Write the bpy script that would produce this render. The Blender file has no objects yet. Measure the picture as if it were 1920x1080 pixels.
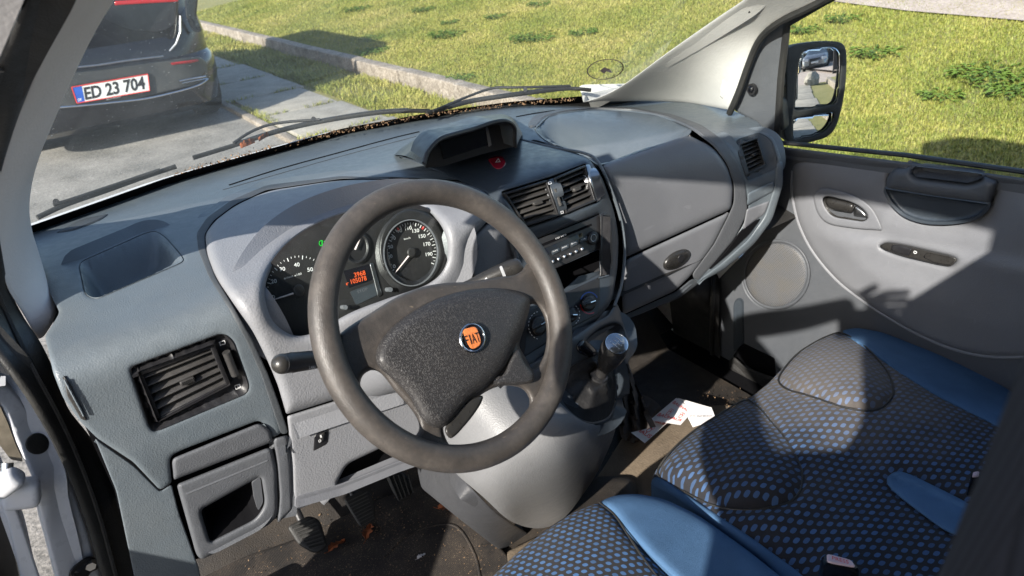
SUNDIR = (1.0, .50, -.62); SUN_E = 5.0; SKY_E = .125; EXPO = 1.08
import bpy, bmesh, math, random
import numpy as np
from mathutils import Vector, Matrix
from mathutils.geometry import delaunay_2d_cdt
random.seed(7); np.random.seed(7)
SC = bpy.context.scene
COL = SC.collection
def NV(*a): return np.array(a, float)
def unit(v): v = np.asarray(v, float); return v/np.linalg.norm(v)
# ---------------------------------------------------------------- camera model (sight lines measured from the photograph)
FPX = 1350.0
_F = unit([-1030, 605, 1350.0]); _R = NV(2320, 940, 1350)
_U = np.cross(_R, _F); _U = _U if _U[1] > 0 else -_U; _U = unit(_U)
_R = np.cross(_F, _U); _R = _R if _R[0] > 0 else -_R
CAM = NV(-.76, -.75, 1.62)
MW = np.array([_R, _F, _U])
GZ = .25                                            # height of the road

def rays(uv):
    uv = np.atleast_2d(np.asarray(uv, float))
    d = np.stack([(uv[:, 0]-960)/FPX, -(uv[:, 1]-540)/FPX, np.ones(len(uv))], 1)
    return d @ MW.T
def P(u, v, ax, val):
    d = rays([(u, v)])[0]
    if ax == 't': return CAM + val*d
    i = 'xyz'.index(ax)
    return CAM + d*(val-CAM[i])/d[i]
def T(u, v, ax, val):
    d = rays([(u, v)])[0]
    if ax == 't': return val
    i = 'xyz'.index(ax)
    return (val-CAM[i])/d[i]
# ---------------------------------------------------------------- surfaces: f(uv, h) -> points
def s_plane(p0, n):
    p0 = np.asarray(p0, float); n = unit(n)
    if n @ (CAM-p0) < 0: n = -n
    def f(uv, h=0):
        d = rays(uv); h = np.asarray(h, float)*np.ones(len(d))
        t = ((p0-CAM) @ n + h)/(d @ n)
        return CAM + d*t[:, None]
    f.n = n; f.p0 = p0
    return f
def s_axis(ax, val):
    n = NV(0, 0, 0); n['xyz'.index(ax)] = 1
    return s_plane(n*val, n)
def s_pts(a, b, c): return s_plane(a, np.cross(np.asarray(b)-a, np.asarray(c)-a))
def s_tps(ctrl, lam=1e-6):
    uv = np.array([(c[0], c[1]) for c in ctrl], float)/1000
    w = np.array([1/T(*c) for c in ctrl])
    n = len(uv)
    def K(a, b):
        r2 = ((a[:, None]-b[None])**2).sum(2)
        return .5*r2*np.log(r2+1e-12)
    A = np.zeros((n+3, n+3)); A[:n, :n] = K(uv, uv)+lam*np.eye(n)
    A[:n, n] = 1; A[:n, n+1:] = uv; A[n, :n] = 1; A[n+1:, :n] = uv.T
    sol = np.linalg.solve(A, np.concatenate([w, [0, 0, 0]]))
    def f(q, h=0):
        q = np.atleast_2d(np.asarray(q, float)); d = rays(q); qq = q/1000
        w_ = K(qq, uv) @ sol[:n] + sol[n] + qq @ sol[n+1:]
        t = 1/np.maximum(w_, .05) - np.asarray(h)/np.linalg.norm(d, axis=1)
        return CAM + d*t[:, None]
    return f
def sstep(a, b, x):
    t = np.clip((x-a)/(b-a), 0, 1); return t*t*(3-2*t)
def dash_g(p):
    x, y, z = p[..., 0], p[..., 1], p[..., 2]
    zd = 1.175 - .075*sstep(.25, .75, x) - .02*sstep(.55, .9, y)
    yf = np.interp(x, [-.9, -.6, -.3, -.1, .05, .16, .3, .6, .7, .8], [.2, .2, .205, .235, .26, .27, .27, .25, .22, .22]) + .06*np.clip(1.15-z, -.1, .6)
    k = .05 + .06*sstep(.12, .3, x)
    a, b = z-zd, yf-y
    m = np.maximum(a, b); n = np.minimum(a, b)
    hh = np.clip(.5+.5*(m-n)/k*-1+.5, 0, 1)  # polynomial smooth max
    e = np.clip(1-(m-n)/k, 0, 1)
    return m + e*e*k*.25
def s_dash(uv, h=0):
    d = rays(uv); h = np.asarray(h, float)*np.ones(len(d))
    ts = np.linspace(.35, 3.2, 200)
    g = np.stack([dash_g(CAM+d*t)-h for t in ts], 1)
    idx = np.argmax(g < 0, axis=1); idx = np.where(idx == 0, 199, idx)
    lo, hi = ts[idx-1], ts[idx]
    for _ in range(22):
        m = (lo+hi)/2; gm = dash_g(CAM+d*m[:, None])-h
        lo, hi = np.where(gm > 0, m, lo), np.where(gm > 0, hi, m)
    return CAM + d*hi[:, None]
# door opening (LOW) and windscreen edge (UPP) of the driver side pillar, as (y, z) outlines near x = -.74
LOW = np.array([(.47, .60), (.45, .95), (.42, 1.10), (.39, 1.20), (.36, 1.29), (.32, 1.33), (.05, 1.53), (-.2, 1.71), (-.35, 1.79), (-.48, 1.85), (-.62, 1.88), (-.8, 1.89), (-1.1, 1.89)])
UPP = np.array([(.95, 1.10), (.86, 1.155), (.66, 1.25), (.53, 1.34), (.25, 1.52), (-.2, 1.79), (-.36, 1.90), (-.6, 2.0), (-1.1, 2.0)])
def PC_(u, v, cv):
    d = rays([(u, v)])[0]; ts = np.linspace(.3, 2.6, 1200); p = CAM+d*ts[:, None]
    z = np.interp(-p[:, 1], -cv[:, 0], cv[:, 1]); g = p[:, 2]-z; i = np.where(np.diff(np.sign(g)) != 0)[0]
    return ts[i[0]] if len(i) else None
# ---------------------------------------------------------------- outlines
def cc(pts, sp=6, closed=True):
    p = np.array(pts, float); n = len(p); out = []
    rng = n if closed else n-1
    for i in range(rng):
        if closed: a, b, c, d = p[i-1], p[i], p[(i+1) % n], p[(i+2) % n]
        else: a, b, c, d = p[max(i-1, 0)], p[i], p[i+1], p[min(i+2, n-1)]
        k = max(1, int(np.linalg.norm(c-b)/sp))
        # centripetal-ish tangent scaling
        L = np.linalg.norm(c-b)
        t1 = (c-a)/max(np.linalg.norm(c-b)+np.linalg.norm(b-a), 1e-9)*L
        t2 = (d-b)/max(np.linalg.norm(d-c)+np.linalg.norm(c-b), 1e-9)*L
        for j in range(k):
            t = j/k; t2_, t3_ = t*t, t*t*t
            out.append((2*t3_-3*t2_+1)*b+(t3_-2*t2_+t)*t1+(-2*t3_+3*t2_)*c+(t3_-t2_)*t2)
    if not closed: out.append(p[-1])
    return np.array(out)
def rp(pts, r=8, sp=6):
    n = len(pts); out = []
    P_ = [np.array(p[:2], float) for p in pts]
    for i in range(n):
        a, b, c = P_[i-1], P_[i], P_[(i+1) % n]
        ri = pts[i][2] if len(pts[i]) > 2 else r
        la, lc = np.linalg.norm(a-b), np.linalg.norm(c-b)
        ra, rc = min(ri, la*.48), min(ri, lc*.48)
        s = b+(a-b)/la*ra; e = b+(c-b)/lc*rc
        k = 1 if ri < .5 else max(3, int(min(ra+rc, 60)/sp)+2)
        for j in range(k):
            t = j/max(k-1, 1) if k > 1 else .5
            out.append((1-t)**2*s+2*t*(1-t)*b+t*t*e if k > 1 else b)
        nx = P_[(i+1) % n]; lb = np.linalg.norm(nx-b)
        rn = pts[(i+1) % n][2] if len(pts[(i+1) % n]) > 2 else r
        e2 = nx+(b-nx)/lb*min(rn, lb*.48)
        m = int(np.linalg.norm(e2-e)/sp)
        for j in range(1, m): out.append(e+(e2-e)*j/m)
    o = [out[0]]
    for q in out[1:]:
        if np.linalg.norm(q-o[-1]) > .35: o.append(q)
    if np.linalg.norm(o[0]-o[-1]) < .35: o.pop()
    return np.array(o)
def ell(cx, cy, rx, ry, rot=0, n=48):
    a = np.linspace(0, 2*np.pi, n, endpoint=False); r = math.radians(rot)
    x, y = rx*np.cos(a), ry*np.sin(a)
    return np.stack([cx+x*math.cos(r)-y*math.sin(r), cy+x*math.sin(r)+y*math.cos(r)], 1)
def inside(q, poly):
    q = np.asarray(q); x, y = q[:, 0], q[:, 1]; c = np.zeros(len(q), bool)
    a = poly; b = np.roll(poly, -1, 0)
    for (x1, y1), (x2, y2) in zip(a, b):
        if y1 == y2: continue
        m = ((y1 > y) != (y2 > y)) & (x < (x2-x1)*(y-y1)/(y2-y1)+x1)
        c ^= m
    return c
def pdist(q, poly):
    a = poly; b = np.roll(poly, -1, 0); best = np.full(len(q), 1e9)
    for i in range(len(a)):
        ab = b[i]-a[i]; L = ab @ ab
        t = np.clip(((q-a[i]) @ ab)/max(L, 1e-9), 0, 1)
        dd = ((q-a[i]-t[:, None]*ab)**2).sum(1)
        best = np.minimum(best, dd)
    return np.sqrt(best)
# ---------------------------------------------------------------- objects
def tag(o, label=None, cat=None, group=None, kind=None):
    if label: o['label'] = label
    if cat: o['category'] = cat
    if group: o['group'] = group
    if kind: o['kind'] = kind
    return o
def thing(name, label, cat, loc=(0, 0, 0), group=None):
    o = bpy.data.objects.new(name, None); COL.objects.link(o)
    o.empty_display_size = .05
    o.location = loc
    return tag(o, label, cat, group)
def off(parent):
    v = Vector((0, 0, 0))
    while parent is not None: v += parent.location; parent = parent.parent
    return v
def link(name, verts, faces, mat, parent=None, smooth=True, sharp=40, label=None, mats=None, fmat=None):
    o_ = off(parent); me = bpy.data.meshes.new(name)
    me.from_pydata([tuple(Vector(v)-o_) for v in verts], [], [tuple(int(i) for i in f) for f in faces])
    me.validate()
    if smooth:
        me.polygons.foreach_set('use_smooth', [True]*len(me.polygons)); me.update()
        try: me.set_sharp_from_angle(angle=math.radians(sharp))
        except Exception: pass
    for m in (mats or [mat]): me.materials.append(m)
    if fmat is not None and len(fmat) == len(me.polygons): me.polygons.foreach_set('material_index', fmat)
    me.update()
    o = bpy.data.objects.new(name, me); COL.objects.link(o)
    if parent is not None: o.parent = parent
    if label: o['label'] = label
    return o
class MB:
    def __init__(s): s.v = []; s.f = []
    def add(s, v, f):
        k = len(s.v); s.v += [tuple(map(float, p)) for p in v]; s.f += [tuple(i+k for i in q) for q in f]; return s
    def box(s, c, sx, sy, sz, ax=None, bev=0):
        c = np.asarray(c, float); A = np.eye(3) if ax is None else np.array([unit(a) for a in ax])
        h = NV(sx, sy, sz)/2; vs = []; fs = []
        if bev <= 0:
            for k in range(8):
                q = NV((k & 1)*2-1, (k >> 1 & 1)*2-1, (k >> 2 & 1)*2-1)*h; vs.append(c+q @ A)
            fs = [(0, 2, 3, 1), (4, 5, 7, 6), (0, 1, 5, 4), (2, 6, 7, 3), (0, 4, 6, 2), (1, 3, 7, 5)]
            return s.add(vs, fs)
        bm = bmesh.new(); bmesh.ops.create_cube(bm, size=1)
        for v in bm.verts: v.co = Vector((v.co.x*sx, v.co.y*sy, v.co.z*sz))
        bmesh.ops.bevel(bm, geom=bm.edges[:], offset=min(bev, min(sx, sy, sz)*.45), segments=3, affect='EDGES', profile=.5)
        bm.verts.index_update()
        vs = [c+np.array(v.co) @ A for v in bm.verts]; fs = [tuple(v.index for v in f.verts) for f in bm.faces]
        bm.free(); return s.add(vs, fs)
    def tube(s, path, rad, seg=12, closed=False, cap=True, up=None, flat=None):
        p = [np.asarray(q, float) for q in path]; n = len(p)
        R = rad if hasattr(rad, '__len__') else [rad]*n
        vs = []; prev = None
        for i in range(n):
            if closed: t = unit(p[(i+1) % n]-p[i-1])
            else: t = unit(p[min(i+1, n-1)]-p[max(i-1, 0)])
            if up is not None: a = np.cross(t, up)
            elif prev is None: a = np.cross(t, [0, 0, 1] if abs(t[2]) < .9 else [1, 0, 0])
            else: a = prev-(prev @ t)*t
            a = unit(a); prev = a; b = np.cross(a, t)
            fl = flat or 1
            for j in range(seg):
                w = 2*math.pi*j/seg; vs.append(p[i]+R[i]*(math.cos(w)*a+math.sin(w)*b*fl))
        fs = []
        for i in range(n if closed else n-1):
            for j in range(seg):
                i2 = (i+1) % n; fs.append((i*seg+j, i*seg+(j+1) % seg, i2*seg+(j+1) % seg, i2*seg+j))
        if cap and not closed:
            fs.append(tuple(range(seg))); fs.append(tuple((n-1)*seg+j for j in reversed(range(seg))))
        return s.add(vs, fs)
    def loft(s, rings, cap=(True, True), closed=True):
        n = len(rings[0]); vs = [q for r in rings for q in r]; fs = []
        for i in range(len(rings)-1):
            for j in range(n if closed else n-1):
                fs.append((i*n+j, i*n+(j+1) % n, (i+1)*n+(j+1) % n, (i+1)*n+j))
        if cap[0]: fs.append(tuple(range(n)))
        if cap[1]: fs.append(tuple((len(rings)-1)*n+j for j in reversed(range(n))))
        return s.add(vs, fs)
    def grid(s, pts):
        nu, nv = len(pts), len(pts[0]); vs = [q for r in pts for q in r]
        return s.add(vs, [(i*nv+j, i*nv+j+1, (i+1)*nv+j+1, (i+1)*nv+j) for i in range(nu-1) for j in range(nv-1)])
    def ball(s, c, r, ax=None, nu=14, nv=10):
        A = np.eye(3) if ax is None else np.array([unit(a) for a in ax]); r = NV(*r) if hasattr(r, '__len__') else NV(r, r, r)
        rings = []
        for i in range(nv+1):
            th = math.pi*(i+.02)/(nv+.04)
            rings.append([np.asarray(c)+(NV(math.sin(th)*math.cos(2*math.pi*j/nu), math.sin(th)*math.sin(2*math.pi*j/nu), math.cos(th))*r) @ A for j in range(nu)])
        return s.loft(rings)
    def build(s, name, mat, parent=None, smooth=True, sharp=40, label=None):
        return link(name, s.v, s.f, mat, parent, smooth, sharp, label)
def relief(name, out, surf, mat, parent=None, h=0., bw=0., drop=0., sp=14, holes=(), skirt=.006, hfun=None, nfun=None, sharp=50, label=None, uvjit=0, flip=False, build=True, bumps=(), sdir=None):
    """A moulded piece: outline on a curved surface, edges rounded over bw, real thickness `skirt`.
    bumps: (cu,cv,ru,rv,height) soft swellings; nfun(uv,d): displacement along the surface normal (for recesses)."""
    out = np.asarray(out, float); loops = [out]+[np.asarray(q, float) for q in holes]
    V = []; E = []
    for lp in loops:
        k = len(V); V += [tuple(q) for q in lp]; E += [(k+i, k+(i+1) % len(lp)) for i in range(len(lp))]
    lo, hi = out.min(0), out.max(0)
    ins = []
    if bw > 0:
        for lp in loops:
            e = np.roll(lp, -1, 0)-np.roll(lp, 1, 0); nn = np.stack([-e[:, 1], e[:, 0]], 1); nn /= np.linalg.norm(nn, axis=1)[:, None]+1e-9
            for fr in (.12, .35, .65, 1.):
                for sg in (1, -1):
                    q = lp+nn*sg*bw*fr
                    m = inside(q, out)
                    for hl in loops[1:]: m &= ~inside(q, hl)
                    dd = np.min([pdist(q, l2) for l2 in loops], axis=0)
                    ins.append(q[m & (dd > bw*fr*.97)])
    gx, gy = np.meshgrid(np.arange(lo[0]+sp/2, hi[0], sp), np.arange(lo[1]+sp/2, hi[1], sp))
    g = np.stack([gx.ravel(), gy.ravel()], 1); g[:, 0] += (np.round((g[:, 1]-lo[1])/sp) % 2)*sp*.5
    m = inside(g, out)
    for hl in loops[1:]: m &= ~inside(g, hl)
    g = g[m]
    if len(g):
        dd = np.min([pdist(g, l2) for l2 in loops], axis=0)
        g = g[dd > max(bw*1.05, sp*.35)]
    pts = np.concatenate([np.array(V)]+ins+[g]) if len(g) or ins else np.array(V)
    r = delaunay_2d_cdt([Vector(q) for q in pts], E, [], 0, 1e-4)
    uv = np.array([tuple(q) for q in r[0]]); F = np.array([f for f in r[2] if len(f) == 3], int)
    c = uv[F].mean(1); m = inside(c, out)
    for hl in loops[1:]: m &= ~inside(c, hl)
    F = F[m]
    d = np.min([pdist(uv, l2) for l2 in loops], axis=0)
    H = np.full(len(uv), float(h))
    if bw > 0:
        s_ = np.clip(d/bw, 0, 1); H -= drop*(1-np.sqrt(np.clip(1-(1-s_)**2, 0, 1)))
    for (cu, cv, ru, rv, hh) in bumps:
        q = ((uv[:, 0]-cu)/ru)**2+((uv[:, 1]-cv)/rv)**2; H += hh*np.exp(-q)
    if hfun is not None: H = H+hfun(uv, d)
    X = surf(uv, H)
    # normals
    nrm = np.zeros_like(X); fn = np.cross(X[F[:, 1]]-X[F[:, 0]], X[F[:, 2]]-X[F[:, 0]])
    if (fn * (CAM-X[F[:, 0]])).sum() < 0: F = F[:, ::-1]; fn = -fn
    for k in range(3): np.add.at(nrm, F[:, k], fn)
    nrm /= np.linalg.norm(nrm, axis=1)[:, None]+1e-12
    if nfun is not None: X = X+nrm*nfun(uv, d)[:, None]
    used = np.unique(F); remap = -np.ones(len(uv), int); remap[used] = range(len(used))
    X = X[used]; nrm = nrm[used]; F = remap[F]
    vs = list(X); fs = [tuple(f) for f in F]
    if skirt > 0:
        cnt = {}
        for f in F:
            for a, b in ((f[0], f[1]), (f[1], f[2]), (f[2], f[0])): cnt[(a, b)] = 1
        bd = [(a, b) for (a, b) in cnt if (b, a) not in cnt]
        mp = {}
        for a, b in bd:
            for q in (a, b):
                if q not in mp: mp[q] = len(vs); vs.append(X[q]-(nrm[q] if sdir is None else np.asarray(sdir, float))*skirt)
        fs += [(b, a, mp[a], mp[b]) for a, b in bd]
    if not build: return vs, fs
    return link(name, vs, fs, mat, parent, True, sharp, label)
def ribbon(name, path_uv, surf, mat, parent, w=.002, h=.0015, lift=0., seg=6, closed=False, sp=6, rad=None):
    q = cc(path_uv, sp, closed) if len(path_uv) > 2 else np.array(path_uv, float)
    X = surf(q, lift); return MB().tube(X, rad or w, seg, closed=closed, flat=h/w if not rad else None).build(name, mat, parent)
_font = {}
def glyphs(txt, bold=0.0):
    key = (txt, bold)
    if key in _font: return _font[key]
    cu = bpy.data.curves.new('t', 'FONT'); cu.body = txt; cu.size = 1; cu.offset = bold; cu.resolution_u = 3
    ob = bpy.data.objects.new('t', cu); COL.objects.link(ob)
    dg = bpy.context.evaluated_depsgraph_get(); dg.update()
    me = bpy.data.meshes.new_from_object(ob.evaluated_get(dg))
    v = np.array([tuple(q.co) for q in me.vertices]) if len(me.vertices) else np.zeros((0, 3)); f = [tuple(p.vertices) for p in me.polygons]
    bpy.data.objects.remove(ob); bpy.data.curves.remove(cu); bpy.data.meshes.remove(me)
    _font[key] = (v, f); return v, f
def text3(mb, txt, o, xv, yv, size, bold=0., lift=None, center=False, width=None):
    """flat printed lettering: o origin, xv/yv unit directions, size cap height metres"""
    v, f = glyphs(txt, bold)
    if not len(v): return
    o = np.asarray(o, float); x0, x1 = v[:, 0].min(), v[:, 0].max(); s = size/.69
    sx = s if width is None else width/(x1-x0)
    xo = (x0+x1)/2 if center else x0; yo = .345 if center else 0
    mb.add([o+xv*(p[0]-xo)*sx+yv*(p[1]-yo)*s for p in v], f)
def textpx(mb, txt, surf, u0, v0, u1, v1, hp, bold=0., lift=.0006, up=None):
    """lettering printed on a surface: baseline from px (u0,v0) to (u1,v1), cap height hp px"""
    v, f = glyphs(txt, bold)
    if not len(v): return
    x0, x1 = v[:, 0].min(), v[:, 0].max()
    b = NV(u1-u0, v1-v0); L = np.linalg.norm(b); b /= L; upv = NV(b[1], -b[0]) if up is None else unit(NV(*up))
    q = NV(u0, v0)+(v[:, :1]-x0)/(x1-x0)*L*b+v[:, 1:2]/.69*hp*upv
    mb.add(surf(q, lift), f)
# ---------------------------------------------------------------- materials
def new_mat(name):
    m = bpy.data.materials.new(name); m.use_nodes = True; nt = m.node_tree
    return m, nt, nt.nodes['Principled BSDF']
def nd(nt, typ, **kw):
    n = nt.nodes.new(typ)
    for k, v in kw.items():
        if k in n.inputs: n.inputs[k].default_value = v
        else: setattr(n, k, v)
    return n
def ramp(nt, fac, stops):
    r = nt.nodes.new('ShaderNodeValToRGB'); e = r.color_ramp.elements
    while len(e) < len(stops): e.new(.5)
    for i, (p, c) in enumerate(stops): e[i].position = p; e[i].color = (*c, 1) if len(c) == 3 else c
    nt.links.new(fac, r.inputs[0]); return r.outputs[0]
def mixc(nt, fac, a, b, mode='MIX'):
    m = nt.nodes.new('ShaderNodeMix'); m.data_type = 'RGBA'; m.blend_type = mode
    for s, v in ((m.inputs[0], fac), (m.inputs[6], a), (m.inputs[7], b)):
        if isinstance(v, (tuple, list)): s.default_value = (*v, 1) if len(v) == 3 else v
        elif isinstance(v, (int, float)): s.default_value = v
        else: nt.links.new(v, s)
    return m.outputs[2]
def mth(nt, op, a, b=None, c=None):
    m = nt.nodes.new('ShaderNodeMath'); m.operation = op
    for s, v in zip(m.inputs, (a, b, c)):
        if v is None: continue
        if isinstance(v, (int, float)): s.default_value = v
        else: nt.links.new(v, s)
    return m.outputs[0]
def coord(nt): return nt.nodes.new('ShaderNodeNewGeometry').outputs['Position']
def noise(nt, scale, detail=4, rough=.55, vec=None):
    n = nd(nt, 'ShaderNodeTexNoise', Scale=scale, Detail=detail, Roughness=rough)
    nt.links.new(vec or coord(nt), n.inputs['Vector']); return n.outputs['Fac']
def plastic(name, col, rough=.45, grain=900, gstr=.25, var=.12, dust=.0, spec=.5, metal=0, coat=0, gtype='voronoi', dustcol=(.35, .33, .28), blot=3, scr=0.):
    m, nt, b = new_mat(name); L = nt.links; pos = coord(nt)
    n1 = noise(nt, 9, 4, .6, pos); n2 = noise(nt, 60, 3, .6, pos)
    v = mth(nt, 'ADD', mth(nt, 'MULTIPLY', n1, .65), mth(nt, 'MULTIPLY', n2, .35))
    c = ramp(nt, v, [(.3, tuple(x*(1-var) for x in col)), (.7, tuple(min(1, x*(1+var)) for x in col))])
    if dust > 0:
        d1 = noise(nt, 1400, 2, .5, pos); d2 = noise(nt, 14, 4, .6, pos)
        msk = mth(nt, 'MULTIPLY', ramp(nt, d1, [(.68, (0, 0, 0)), (.74, (1, 1, 1))]), ramp(nt, d2, [(.35, (0, 0, 0)), (.65, (1, 1, 1))]))
        c = mixc(nt, mth(nt, 'MULTIPLY', msk, dust), c, dustcol)
        film = mth(nt, 'MULTIPLY', ramp(nt, noise(nt, 5, 5, .7, pos), [(.4, (0, 0, 0)), (.8, (1, 1, 1))]), dust*.18)
        c = mixc(nt, film, c, dustcol)
    if scr > 0:
        w = nd(nt, 'ShaderNodeTexNoise', Scale=7, Detail=2); mp = nd(nt, 'ShaderNodeMapping'); mp.inputs['Scale'].default_value = (1, 40, 4)
        mp.inputs['Rotation'].default_value = (.4, .6, .9)
        L.new(pos, mp.inputs[0]); L.new(mp.outputs[0], w.inputs['Vector'])
        sm = ramp(nt, w.outputs['Fac'], [(.7, (0, 0, 0)), (.73, (1, 1, 1))])
        c = mixc(nt, mth(nt, 'MULTIPLY', sm, scr), c, tuple(min(1, x*1.6+.05) for x in col))
    L.new(c, b.inputs['Base Color']); b.inputs['Metallic'].default_value = metal
    b.inputs['Specular IOR Level'].default_value = spec; b.inputs['Coat Weight'].default_value = coat
    rr = ramp(nt, n2, [(.3, (rough-.06,)*3), (.7, (rough+.08,)*3)]); L.new(rr, b.inputs['Roughness'])
    if gstr > 0:
        if gtype == 'voronoi':
            t = nd(nt, 'ShaderNodeTexVoronoi', Scale=grain*.6); t.feature = 'SMOOTH_F1'; L.new(pos, t.inputs['Vector']); src = t.outputs['Distance']
        else: src = noise(nt, grain*.6, 3, .6, pos)
        bp = nd(nt, 'ShaderNodeBump', Strength=gstr, Distance=.0011); L.new(src, bp.inputs['Height']); L.new(bp.outputs[0], b.inputs['Normal'])
    return m
def simple(name, col, rough=.5, metal=0, emit=None, es=1, spec=.5, var=.08, nscale=40):
    m, nt, b = new_mat(name)
    c = ramp(nt, noise(nt, nscale, 3), [(.3, tuple(x*(1-var) for x in col)), (.7, tuple(min(1, x*(1+var)) for x in col))])
    nt.links.new(c, b.inputs['Base Color']); b.inputs['Roughness'].default_value = rough; b.inputs['Metallic'].default_value = metal
    b.inputs['Specular IOR Level'].default_value = spec
    if emit: b.inputs['Emission Color'].default_value = (*emit, 1); b.inputs['Emission Strength'].default_value = es
    return m
M = {}
M['deck'] = plastic('deck_plastic', (.098, .118, .135), .42, 900, .35, .10, dust=.55, spec=.5)
M['deck_dark'] = plastic('deck_dark_plastic', (.045, .052, .06), .7, 500, .3, .1, dust=.4)
M['stack'] = plastic('stack_plastic', (.032, .041, .052), .38, 900, .15, .12, dust=.35)
M['grey'] = plastic('grey_plastic', (.20, .205, .22), .48, 650, .45, .05, dust=.12)
M['console'] = plastic('console_plastic', (.155, .158, .165), .5, 700, .4, .05, dust=.15, scr=.15)
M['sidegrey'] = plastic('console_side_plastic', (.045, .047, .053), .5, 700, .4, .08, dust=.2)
M['grey2'] = plastic('door_grey_plastic', (.150, .155, .168), .5, 800, .3, .05, dust=.15, scr=.15)
M['midgrey'] = plastic('mid_grey_plastic', (.13, .135, .15), .5, 800, .35, .07, dust=.2)
M['bandgrey'] = plastic('band_plastic', (.085, .09, .098), .55, 500, .5, .07, dust=.2)
M['doordark'] = plastic('door_dark_plastic', (.072, .078, .088), .5, 700, .35, .08, dust=.3)
M['boxgrey'] = plastic('cubby_plastic', (.085, .09, .1), .5, 800, .45, .08, dust=.15)
M['black'] = plastic('black_plastic', (.012, .012, .014), .4, 900, .15, .2, dust=.3)
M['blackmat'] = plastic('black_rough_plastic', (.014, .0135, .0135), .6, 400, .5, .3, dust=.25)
M['slat'] = plastic('vent_slat_plastic', (.03, .029, .029), .42, 900, .2, .2, dust=.7)
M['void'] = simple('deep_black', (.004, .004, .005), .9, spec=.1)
M['gloss'] = simple('gloss_black', (.006, .006, .008), .12)
M['screen'] = simple('display_glass', (.008, .008, .011), .18)
M['chrome'] = simple('chrome', (.75, .76, .78), .14, 1)
M['silver'] = simple('satin_silver', (.45, .46, .47), .32, 1)
M['white'] = plastic('white_paint', (.62, .63, .66), .3, 900, .02, .04, dust=.25, coat=.3)
M['cream'] = plastic('cream_trim', (.56, .55, .52), .6, 420, .35, .05, dust=.12)
M['pinktrim'] = plastic('pillar_trim', (.66, .60, .58), .6, 420, .4, .05, dust=.12)
M['rubber'] = plastic('rubber_seal', (.012, .012, .012), .55, 900, .3, .3, dust=.45)
M['print'] = simple('white_print', (.75, .75, .75), .5)
M['printred'] = simple('red_print', (.65, .04, .03), .5)
M['lcd'] = simple('orange_digits', (.3, .05, .01), .5, emit=(1, .12, .03), es=.4)
M['lampgreen'] = simple('green_lamp', (.0, .2, .02), .5, emit=(.03, .8, .05), es=.35)
M['hazard'] = simple('red_button', (.30, .012, .03), .25)
M['needle'] = simple('needle_white', (.8, .68, .66), .5)
M['carblack'] = simple('black_car_paint', (.008, .008, .010), .16, spec=.5); M['carblack'].node_tree.nodes['Principled BSDF'].inputs['Coat Weight'].default_value = .25
M['taillight'] = simple('red_lens', (.35, .012, .015), .15)
M['plate'] = simple('plate_white', (.72, .72, .70), .4)
M['eublue'] = simple('plate_blue', (.02, .09, .42), .4)
M['tyre'] = simple('tyre_rubber', (.013, .013, .013), .75)
M['brownrubber'] = plastic('floor_rubber', (.013, .011, .010), .65, 700, .6, .3, dust=.6, dustcol=(.3, .22, .14))
M['handle'] = plastic('dark_handle_plastic', (.022, .021, .02), .3, 900, .1, .15, dust=.15)
M['orange'] = simple('emblem_orange', (.62, .19, .06), .25, var=.25, nscale=300)
M['rust'] = simple('rusty_metal', (.16, .09, .05), .7, var=.5)
M['skin'] = simple('skin', (.48, .28, .2), .55)
M['jacket'] = simple('jacket_cloth', (.03, .035, .05), .85)
M['jeans'] = simple('denim', (.03, .05, .1), .9)
M['hair'] = simple('hair', (.05, .03, .02), .7)
M['stone'] = simple('boulder_stone', (.34, .31, .26), .85, var=.35, nscale=12)
M['fence'] = simple('dark_timber', (.025, .023, .025), .7, var=.3)
M['silvercar'] = simple('silver_car_paint', (.28, .29, .31), .25, .7)
M['carglass'] = simple('dark_car_glass', (.01, .012, .015), .06)
M['headlight'] = simple('headlight_lens', (.6, .62, .65), .1)
M['leaf'] = simple('dry_leaf', (.28, .08, .025), .8, var=.5, nscale=150)
M['bag'] = plastic('dark_cloth', (.055, .048, .045), .85, 1500, .6, .25)
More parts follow.
